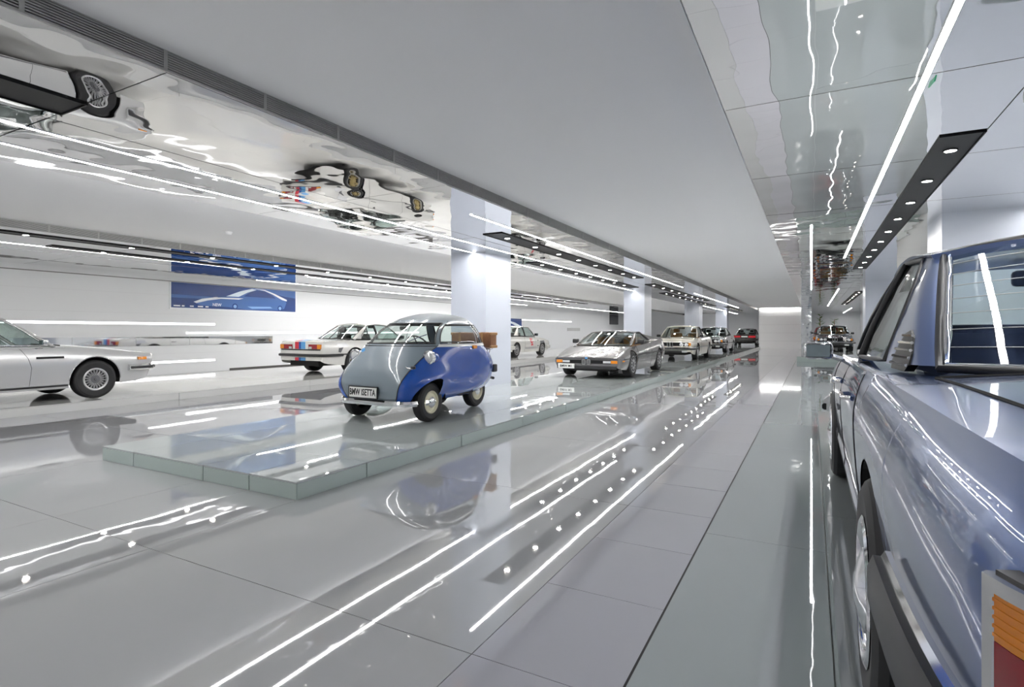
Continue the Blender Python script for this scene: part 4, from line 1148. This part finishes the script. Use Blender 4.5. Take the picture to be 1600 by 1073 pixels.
decal(c, [(-0.02, 0.82), (0.22, 0.80), (0.30, 0.66), (0.20, 0.60), (0.30, 0.50), (0.08, 0.48), (0.02, 0.66)], M_RACERED)
decal(c, [(0.70, 0.72), (0.88, 0.72), (0.88, 0.45), (0.70, 0.45)], M_INK)
decal(c, [(1.0, 0.68), (1.5, 0.70), (1.5, 0.60), (1.0, 0.55)], M_ALLOYD)
decal(c, [(-0.5, 0.42), (0.9, 0.42), (0.9, 0.34), (-0.5, 0.34)], M_ALLOY)
c.door_mirror(0.62, 0.92, M_TRIM)

# ------------------------------------------------------------------ grey wedge sports car
M1_P = P('paint_warm_grey', (0.17, 0.165, 0.165), 0.25, 0.4, coat=1.0)
m1 = dict(wb=2.56, arch=0.345, wheel=('slots', 0.315, 0.22, 0.205), nst=60, cabin=(-0.75, 0.98), pw=1.6, tuck=0.06, crown=2.6, sharp=36,
          keys=[(-2.14, 0.82, 0.34, 0.56, 0.86, 0.74, 0.90),
                (-2.08, 0.87, 0.28, 0.56, 0.90, 0.78, 0.94),
                (-1.28, 0.91, 0.20, 0.56, 0.88, 0.83, 0.955),
                (-0.75, 0.90, 0.16, 0.54, 0.83, 0.82, 0.96),
                (0.0, 0.885, 0.15, 0.52, 0.78, 0.81, 0.83),
                (0.98, 0.90, 0.16, 0.52, 0.74, 0.80, 0.775),
                (1.28, 0.90, 0.18, 0.52, 0.715, 0.79, 0.74),
                (1.80, 0.88, 0.20, 0.48, 0.60, 0.78, 0.635),
                (2.10, 0.84, 0.24, 0.44, 0.515, 0.77, 0.54),
                (2.17, 0.80, 0.27, 0.42, 0.49, 0.76, 0.505)],
          gh=dict(A0=(1.02, 0.765), A1=(0.20, 1.09), C1=(-0.42, 1.09), C0=(-0.80, 0.90), zb=0.80,
                  roof=[(-0.42, 1.10), (-0.15, 1.14), (0.0, 1.14), (0.20, 1.115)], crown=0.035, wtf=0.60, wtr=0.60, wbf=0.74, wbm=0.80, wbr=0.79, wrw=0.62, wrt=0.55, bow=0.04, bowf=0.2,
                  cq=(-0.62, -0.45), wins=[[(0.72, 0), (0.16, 1), (-0.38, 1), (-0.48, 0)]], bp=[], seatx=0.05, headrest=False))
c = Car('wedge_sports_car', 'low grey wedge sports car with twin small kidney grilles, facing forward', m1, (-4.7, 14.57, PL + 0.002), -PI / 2, M1_P)
c.body(); c.under(); c.wheels(); c.house(frame=M_TRIM); c.interior(M_TANIN, bench=False, wheel_side=1)
# rear buttresses and engine louvres
for sd in (1, -1):
    b = [(-0.42, 0.60, 1.06), (-0.42, 0.50, 1.06), (-1.95, 0.62, 0.90), (-1.95, 0.78, 0.88), (-0.42, 0.66, 0.88), (-0.42, 0.50, 0.88), (-1.95, 0.62, 0.86), (-1.95, 0.78, 0.86)]
    ob('buttress', ([(x, sd * y, z) for x, y, z in b], [(0, 1, 2, 3), (4, 7, 6, 5), (0, 3, 7, 4), (1, 5, 6, 2), (0, 4, 5, 1), (3, 2, 6, 7)]), M1_P, c.root, 0)
for k in range(6):
    x = -0.85 - 0.17 * k
    ob('engine_louvre', box(x - 0.10, x, -0.5, 0.5, 1.0 - 0.016 * k, 1.012 - 0.016 * k), M_TRIM, c.root, 0)
c.side_strip('waist_line', -2.05, 2.14, 0.452, 0.468, M_TRIM, 0.005, 70, zf=lambda x: 0.09 * min(1, max(0, (1.6 - x) / 0.9)))
c.fbox('waist_line', -0.79, 0.79, 0.452, 0.466, 0.006, M_TRIM)
c.fbox('grille', -0.60, 0.60, 0.355, 0.435, 0.008, M_BLACK)
c.fbox('front_lamp', 0.42, 0.60, 0.372, 0.42, 0.012, M_LAMP, True, True)
c.fbox('turn_signal', 0.61, 0.76, 0.365, 0.43, 0.012, M_AMBER, True, True)
c.kidney(0.335, 0.445, 0.085, 0.035, P('kidney_grey', (0.3, 0.3, 0.3), 0.3, 0.7), 0.025)
c.fbox('chin_spoiler', -0.74, 0.74, 0.225, 0.30, 0.03, M_TRIM)
c.plate('BMW M1', -0.50, 0.285, 0.42, 0.11, True, 0.05)
c.fbox('badge', -0.03, 0.03, 0.462, 0.50, 0.01, M_RACESKY)
c.seam([(0.85, 0.22), (0.90, 0.45), (0.78, 0.76)]); c.seam([(-0.45, 0.22), (-0.50, 0.5), (-0.44, 0.80)])
c.side_strip('side_marker', 1.95, 2.05, 0.40, 0.43, M_AMBER, 0.008, 6)
for sd in (1, -1):
    ob('lamp_cover', [(0, 0, 0)] and (lambda X0, X1, Y0_, Y1_: ([(x, sd * y, c.fzs(x) + (c.fzt(x) - c.fzs(x)) * (1 - (y / c.fws(x)) ** 2.6) + 0.002) for x, y in ((X0, Y0_), (X1, Y0_), (X1, Y1_), (X0, Y1_))], [(0, 1, 2, 3)]))(1.55, 1.9, 0.36, 0.66), M1_P, c.root, 0)
    for k in range(2):
        X = 1.16 - 0.09 * k
        ob('bonnet_vent', box(X - 0.03, X, sd * 0.18 if sd > 0 else -0.5, sd * 0.5 if sd > 0 else -0.18, c.fzt(X) - 0.03, c.fzt(X) + 0.006), M_TRIM, c.root, 0)
c.door_mirror(0.62, 0.80, M_TRIM, (1, -1), 1.0)
ob('wiper', tube([(1.14, 0.0, 0.80), (0.75, 0.02, 0.95), (0.5, 0.03, 1.03)], 0.01, 5), M_CHROME, c.root)
# ------------------------------------------------------------------ the small blue bubble car
BLUE_P = P('paint_blue', (0.008, 0.075, 0.40), 0.25, coat=0.7, spec=0.3)
GREY_P = P('paint_blue_grey', (0.20, 0.245, 0.285), 0.25, coat=1.0)
bub = tag(empty('bubble_car', (-4.73, 6.22, PL + 0.002), -PI / 2), 'tiny blue bubble car with blue grey front door and roof, on the glass platform', 'car', 'classic cars on display')
Zs = [0.22, 0.30, 0.45, 0.60, 0.75, 0.86, 0.93, 1.02, 1.12, 1.21, 1.28, 1.325, 1.355, 1.37]
XF = pchip(Zs, [1.02, 1.09, 1.13, 1.09, 0.99, 0.885, 0.81, 0.70, 0.56, 0.41, 0.28, 0.15, 0.02, -0.12])
XR = pchip(Zs, [-0.95, -1.14, -1.30, -1.32, -1.22, -1.07, -0.96, -0.89, -0.81, -0.72, -0.63, -0.51, -0.36, -0.14])
WW = pchip(Zs, [0.55, 0.60, 0.645, 0.665, 0.665, 0.655, 0.64, 0.62, 0.58, 0.52, 0.45, 0.34, 0.20, 0.01])
NF = pchip([0.2, 0.42, 0.6, 0.75, 0.93, 1.2, 1.345], [8.5, 8.0, 5.2, 3.9, 3.2, 3.0, 2.2])
NR = pchip([0.2, 0.6, 0.93, 1.2, 1.345], [2.2, 2.2, 2.2, 2.3, 2.2])
BELT = 0.925
AX = 0.71; WR = 0.242; RA = 0.29
def bsurf(t, z, off=0.0):
    """t: 0 front centre .. pi/2 flank .. pi rear centre; negative t: car's right"""
    sg = 1 if t >= 0 else -1; t = abs(t)
    a, b, w = XF(z), XR(z), WW(z); xc = 0.18 * (a - b) + b + 0.27 * (a - b)
    if t <= PI / 2:
        n = NF(z); x = xc + (a - xc) * max(math.cos(t), 0) ** (2 / n); y = w * max(math.sin(t), 0) ** (2 / n)
    else:
        n = NR(z); x = xc - (xc - b) * max(-math.cos(t), 0) ** (2 / n); y = w * max(math.sin(t), 0) ** (2 / n)
    if z < BELT:
        # swelling wing over the front wheel, tucking in towards the narrow rear track
        y += 0.075 * math.exp(-((x - 0.70) / 0.34) ** 2 - ((z - 0.48) / 0.19) ** 2) * min(1, y / 0.4)
        if z < 0.34: y *= 1 - 0.10 * ((0.34 - z) / 0.12) * (1 if x < 0.4 else 0.2)
    return Vector((x, sg * y, z))
def boff(t, z, off):
    p = bsurf(t, z)
    e = 1e-3
    du = bsurf(t + e, z) - bsurf(t - e, z); dv = bsurf(t, z + e) - bsurf(t, z - e)
    n = du.cross(dv)
    if n.length < 1e-9: n = Vector((0, 0, 1))
    n.normalize()
    c = Vector((0, 0, 0.6))
    if n.dot(p - c) < 0: n = -n
    return p + n * off
def t_at_y(y, z):
    w = WW(z); n = NF(z); return math.asin(min(1.0, (y / w)) ** (n / 2))
def td(z):
    yd = 0.36 + (0.575 - 0.36) * min(1, max(0, (z - 0.25) / 0.68)) ** 0.8
    if z > BELT: yd = 0.575 - (z - BELT) * 0.42
    return t_at_y(min(yd, WW(z) * 0.97), z)
def low(t):
    z = 0.245
    for _ in range(6):
        p = bsurf(t, max(z, 0.245)); d = abs(p.x - AX)
        za = WR + math.sqrt(max(RA * RA - d * d, 0)) if (d < RA and abs(p.y) > 0.40) else 0
        z = max(0.245, za)
    d2 = max(0, (-0.45 - bsurf(t, 0.3).x)) * 0.22      # the tail sweeps up
    return max(z, 0.245 + d2)
def bpatch(name, mat, t0, t1, z0, z1, nt=24, nz=14, off=0.0, parent=None, thick=0.0):
    rows = []
    for j in range(nz + 1):
        row = []
        for i in range(nt + 1):
            q = i / nt
            zb, zt = (z0(q) if callable(z0) else z0), (z1(q) if callable(z1) else z1)
            z = zb + (zt - zb) * j / nz
            a, b = (t0(z) if callable(t0) else t0), (t1(z) if callable(t1) else t1)
            row.append(tuple(boff(a + (b - a) * q, z, off) if off else bsurf(a + (b - a) * q, z)))
        rows.append(row)
    return ob(name, grid(rows), mat, parent or bub, 50), rows
def outline(rows, name, r, mat, parent=None, n=6):
    e = rows[0] + [q[-1] for q in rows[1:]] + rows[-1][-2::-1] + [q[0] for q in rows[-2:0:-1]]
    return ob(name, tube(e, r, n, True), mat, parent or bub, 60)
# blue shell: both flanks and the tail in one surface
cols = []
NB = 130
tdl = td(0.5)
for i in range(NB + 1):
    cols.append(i / NB)
def shell_rows():
    rows = []; nz = 22
    for j in range(nz + 1):
        row = []
        for q in cols:
            # q 0..1 runs from the left door edge round the tail to the right door edge
            tt = tdl + (2 * PI - 2 * tdl) * q
            tn = tt if tt <= PI else tt - 2 * PI
            zb = low(tn); z = zb + (BELT - zb) * j / nz
            d = td(z)
            t = d + (2 * PI - 2 * d) * q
            t = t if t <= PI else t - 2 * PI
            row.append(tuple(bsurf(t, z)))
        rows.append(row)
    return rows
srows = shell_rows()
ob('body', grid(srows), BLUE_P, bub, 60)
for sd in (1, -1):
    pts = []
    for k in range(21):
        t = PI * k / 20; x = AX + RA * math.cos(t); z = WR + RA * math.sin(t)
        if z > 0.27: pts.append((x, z))
    # liner
    rows = []
    for k in range(17):
        t = PI * k / 16; x = AX + (RA + 0.004) * math.cos(t); z = WR + (RA + 0.004) * math.sin(t)
        w = 0.63 if x < 0.92 else 0.63 - (x - 0.92) * 0.9
        rows.append([(x, sd * w, z), (x, sd * 0.40, z)])
    V, F = grid(rows); F.append(tuple(2 * k + 1 for k in range(17)))
    ob('wheel_arch_liner', (V, F), M_DARK, bub, 0)
door, dr = bpatch('front_door', GREY_P, lambda z: -td(z), lambda z: td(z), 0.27, BELT, 40, 26, 0.004)
outline(dr, 'door_seal', 0.006, M_TRIM, door)
# glasshouse
EG = 0.05
t_q0 = lambda z: td(z) + EG * 1.3
t_q1 = lambda z: 2.35 - (z - BELT) * 0.25
wsn, wr_ = bpatch('windscreen', M_CARGLASS, lambda z: -td(z) + EG, lambda z: td(z) - EG, BELT + 0.03, 1.215, 26, 12)
outline(wr_, 'window_seal', 0.011, M_TRIM, wsn)
for k in range(1): pass
def grey(name, t0, t1, z0, z1, nt=12, nz=10, off=0.003): return bpatch(name, GREY_P, t0, t1, z0, z1, nt, nz, off)[0]
grey('screen_surround', lambda z: -td(z), lambda z: td(z), BELT, BELT + 0.035, 26, 3)
grey('screen_surround', lambda z: -td(z) - EG, lambda z: td(z) + EG, 1.21, 1.26, 30, 4)
for sd in (1, -1):
    F_ = lambda f: (lambda z: sd * f(z))
    grey('front_pillar', F_(lambda z: td(z) - EG * 1.1), F_(t_q0), BELT, 1.225, 6, 12)
    sw, sr = bpatch('side_window', M_CARGLASS, F_(t_q0), F_(t_q1), BELT + 0.02, 1.20, 24, 12)
    outline(sr, 'window_seal', 0.010, M_TRIM, sw)
    ob('divider', tube([tuple(bsurf(sd * 1.75, BELT + 0.02 + (1.20 - BELT - 0.02) * i / 8)) for i in range(9)], 0.006, 5), M_ALLOY, sw, 60)
    grey('side_rail', F_(t_q0), F_(t_q1), 1.195, 1.26, 24, 4)
    grey('rear_pillar', F_(t_q1), F_(lambda z: 2.55 - (z - BELT) * 0.2), BELT, 1.26, 8, 12)
    bl = bpatch('belt_trim', P('trim_white', (0.8, 0.8, 0.79), 0.25, coat=0.6), F_(lambda z: td(z) + 0.01), F_(lambda z: 2.75), BELT - 0.016, BELT + 0.018, 40, 3, 0.010)
wsr, rr_ = bpatch('rear_window', M_CARGLASS, lambda z: 2.55 - (z - BELT) * 0.2, lambda z: 2 * PI - 2.55 + (z - BELT) * 0.2, BELT + 0.02, 1.22, 24, 10) if False else (None, None)
def rear_t(q, z):
    a = 2.55 - (z - BELT) * 0.2; t = a + (2 * PI - 2 * a) * q
    return t if t <= PI else t - 2 * PI
rows = [[tuple(bsurf(rear_t(i / 24, z), z)) for i in range(25)] for z in [BELT + 0.02 + (1.20 - BELT - 0.02) * j / 10 for j in range(11)]]
wsr = ob('rear_window', grid(rows), M_CARGLASS, bub, 60); outline(rows, 'window_seal', 0.010, M_TRIM, wsr)
rows = [[tuple(boff(rear_t(i / 24, z), z, 0.003)) for i in range(25)] for z in (1.195, 1.21, 1.225, 1.24, 1.26)]
ob('rear_rail', grid(rows), GREY_P, bub, 60)
rows = [[tuple(bsurf(2 * PI * i / 64 if i <= 32 else 2 * PI * i / 64 - 2 * PI, z)) for i in range(64)] for z in [1.255 + (1.37 - 1.255) * math.sin(j / 12 * PI / 2) for j in range(13)]]
roof = ob('roof', grid(rows, closed_v=True), P('soft_top_grey', (0.10, 0.125, 0.15), 0.45), bub, 60)
# floor pan and lining
ob('floor_pan', join(box(-0.75, 1.0, -0.40, 0.40, 0.24, 0.30), box(-0.35, 0.40, -0.56, 0.56, 0.26, 0.30)), M_DARK, bub, 0)
ob('rear_axle', join(tube([(-0.75, -0.3, 0.25), (-0.75, 0.3, 0.25)], 0.05, 8), rbox(-0.95, -0.55, -0.2, 0.2, 0.16, 0.36, 0.04)), M_DARK, bub)
# wheels
for sd in (1, -1):
    add_wheel(bub, 'cream', WR, 0.135, 0.140, AX, sd * 0.565, sd)
    add_wheel(bub, 'cream', WR, 0.135, 0.140, -0.74, sd * 0.32, sd)
# bench and steering
ob('bench', rbox(-0.45, 0.05, -0.48, 0.48, 0.42, 0.58, 0.05), M_DARKIN, bub)
ob('bench_back', xf(rbox(-0.06, 0.06, -0.48, 0.48, 0, 0.42, 0.05), Matrix.Translation((-0.42, 0, 0.52)) @ Matrix.Rotation(-0.25, 4, 'Y')), M_DARKIN, bub)
Msw = Matrix.Translation((0.42, 0.2, 0.92)) @ Matrix.Rotation(-0.9, 4, 'Y')
ob('steering_wheel', xf(join(tube([(0.17 * math.cos(t * PI / 12), 0.17 * math.sin(t * PI / 12), 0) for t in range(24)], 0.010, 6, True), tube([(-0.17, 0, 0), (0.17, 0, 0)], 0.008, 5), tube([(0, 0, 0), (0, 0, -0.45)], 0.015, 6)), Msw), M_TRIM, bub, 60)
ob('rear_view_mirror', join(rbox(0.44, 0.46, -0.09, 0.03, 1.13, 1.18, 0.01, 1), tube([(0.45, -0.03, 1.17), (0.42, -0.03, 1.22)], 0.006, 5)), M_TRIM, bub)
# head lamps in pods beside the door
for sd in (1, -1):
    c0 = bsurf(sd * (td(0.79) + 0.16), 0.79)
    d = Vector((1, sd * 0.06, 0.0)).normalized()
    M = Matrix.Translation(c0 + Vector((0.05, sd * 0.02, 0))) @ d.to_track_quat('X', 'Z').to_matrix().to_4x4()
    pod = ob('lamp_pod', xf(lathe([(0.0, -0.22), (0.035, -0.20), (0.065, -0.12), (0.078, -0.02), (0.078, 0.0)], 28, 'x'), M), BLUE_P, bub, 60)
    ob('lamp_ring', xf(lathe([(0.068, -0.01), (0.088, -0.012), (0.086, 0.016), (0.068, 0.02)], 28, 'x'), M), M_CHROME, pod, 50)
    ob('headlamp', xf(lathe([(0.0, 0.032), (0.04, 0.028), (0.07, 0.012), (0.07, -0.01)], 28, 'x'), M), M_LAMP, pod, 60)
    # side repeater and door catch
    p = boff(sd * 1.62, BELT - 0.03, 0.012)
    ob('side_repeater', rbox(p.x - 0.05, p.x + 0.05, p.y - 0.016, p.y + 0.016, p.z - 0.024, p.z + 0.024, 0.012), M_AMBER, bub)
p = boff(td(0.66) - 0.04, 0.66, 0.02)
ob('door_handle', join(tube([(p.x, p.y - 0.05, p.z + 0.01), (p.x + 0.03, p.y, p.z), (p.x - 0.0, p.y + 0.05, p.z - 0.005)], 0.012, 6)), M_CHROME, bub, 60)
p = boff(td(0.66) - 0.04, 0.66, 0.03)
ob('door_catch', rbox(p.x - 0.03, p.x + 0.02, p.y + 0.03, p.y + 0.075, p.z - 0.018, p.z + 0.018, 0.008), M_TRIM, bub)
p = boff(-0.35, 0.86, 0.012)
ob('badge', lathe([(0, 0.006), (0.028, 0.004), (0.03, 0), (0, 0)], 20, 'x'), M_RACESKY, bub, 40, loc=tuple(p), rot=(0, -0.5, 0))
# wiper
ob('wiper', tube([tuple(boff(0.22, 0.925, 0.02)), tuple(boff(0.30, 0.97, 0.02)), tuple(boff(0.45, 1.02, 0.018)), tuple(boff(0.62, 1.06, 0.016))], 0.006, 5), M_CHROME, bub, 60)
# bumper: chrome tube bar across the nose
path = [tuple(boff(-1.42 + 2.84 * i / 50, 0.275, 0.045)) for i in range(51)]
ob('front_bumper', sweep(path[::-1], [(0.0, -0.032), (0.02, -0.026), (0.028, 0.0), (0.02, 0.026), (0.0, 0.032), (-0.012, 0.0)]), M_CHROME, bub, 40)
path = [tuple(boff((2.5 + 1.28 * i / 20) if (2.5 + 1.28 * i / 20) <= PI else (2.5 + 1.28 * i / 20) - 2 * PI, 0.42, 0.05)) for i in range(21)]
ob('rear_bumper', tube(path, 0.022, 8), M_TRIM, bub, 60)
# tail lamps
for sd in (1, -1):
    p = boff(sd * 2.35, 0.56, 0.015)
    ob('tail_lamp', rbox(p.x - 0.06, p.x + 0.05, p.y - 0.035, p.y + 0.035, p.z - 0.06, p.z + 0.06, 0.02), M_TRIM, bub)
# number plate low on the door
pl = ob('number_plate', rbox(-0.012, 0.012, -0.225, 0.225, -0.062, 0.062, 0.006, 1), M_PLATEW, bub, 0)
pp = boff(-t_at_y(0.08, 0.37), 0.37, 0.03); pl.location = (pp.x + 0.012, -0.07, 0.37); pl.rotation_euler = (0, -0.04, -0.03)
ob('plate_frame', join(box(-0.014, 0.010, -0.238, 0.238, -0.075, -0.062), box(-0.014, 0.010, -0.238, 0.238, 0.062, 0.075), box(-0.014, 0.010, -0.238, -0.225, -0.062, 0.062), box(-0.014, 0.010, 0.235, 0.238, -0.062, 0.062)), M_TRIM, pl, 0)
ob('lettering', xf(text_vf('BMW ISETTA', 0.078, 0.001, True), Matrix.Translation((0.0135, 0, 0)) @ Matrix.Rotation(PI / 2, 4, 'Z') @ Matrix.Rotation(PI / 2, 4, 'X') @ Matrix.Diagonal((0.68, 1, 1, 1))), M_INK, pl, 0)
# luggage rack and case
ob('luggage_rack', join(tube([(-0.90, 0.30, 0.82), (-1.31, 0.30, 0.84), (-1.31, -0.30, 0.84), (-0.90, -0.30, 0.82)], 0.010, 6), tube([(-0.92, 0.1, 0.82), (-1.31, 0.1, 0.84)], 0.008, 6), tube([(-0.92, -0.1, 0.82), (-1.31, -0.1, 0.84)], 0.008, 6), tube([(-1.29, 0.28, 0.84), (-1.20, 0.25, 0.58)], 0.008, 6), tube([(-1.29, -0.28, 0.84), (-1.20, -0.25, 0.58)], 0.008, 6)), M_CHROME, bub, 60)
case = tag(empty('suitcase', (-4.70, 7.425, PL + 0.857), -PI / 2 + 0.04), 'brown leather suitcase strapped on the rear rack of the tiny blue car', 'suitcase')
ob('case_body', rbox(-0.10, 0.10, -0.36, 0.36, 0.0, 0.24, 0.025), M_WOOD, case)
for y in (-0.2, 0.2): ob('strap', join(box(-0.105, 0.105, y - 0.018, y + 0.018, -0.004, 0.244)), P('strap_tan', (0.42, 0.22, 0.08), 0.6), case, 0)
for y in (-0.352, 0.352):
    for z in (0.02, 0.22): ob('corner', rbox(-0.104, 0.104, y - 0.02, y + 0.02, z - 0.022, z + 0.022, 0.01, 1), P('strap_tan', (0.42, 0.22, 0.08), 0.6), case)

# ------------------------------------------------------------------ tall plants by the far steel pier
def plant(x, y, h, label):
    r = tag(empty('potted_plant', (x, y, PR if False else 0)), label, 'plant', 'tall plants by the far steel pier')
    ob('planter', lathe([(0, 0), (0.2, 0), (0.25, 0.5), (0.22, 0.5), (0.2, 0.45), (0, 0.45)], 20, 'z'), M_POT, r)
    rnd = random.Random(int(x * 100)); lv = []
    for k in range(90):
        z = 0.6 + (h - 0.6) * rnd.random(); a = rnd.uniform(0, 2 * PI); l = rnd.uniform(0.25, 0.5)
        d = Vector((math.cos(a), math.sin(a), rnd.uniform(-0.2, 0.6))); u = Vector((-math.sin(a), math.cos(a), 0)) * 0.05; b = Vector((0, 0, z))
        lv.append(([tuple(b), tuple(b + d * l * 0.5 + u), tuple(b + d * l), tuple(b + d * l * 0.5 - u)], [(0, 1, 2, 3)]))
    ob('foliage', join(*lv), M_LEAF, r, 0)['kind'] = 'stuff'
    ob('stem', tube([(0, 0, 0.44), (0.02, 0, h * 0.6), (0, 0.02, h - 0.1)], 0.02, 6), M_WOOD, r)
plant(0.55, 45.8, 2.4, 'tall green plant closest to the far steel pier')
plant(1.45, 46.2, 2.2, 'tall green plant farther from the steel pier')
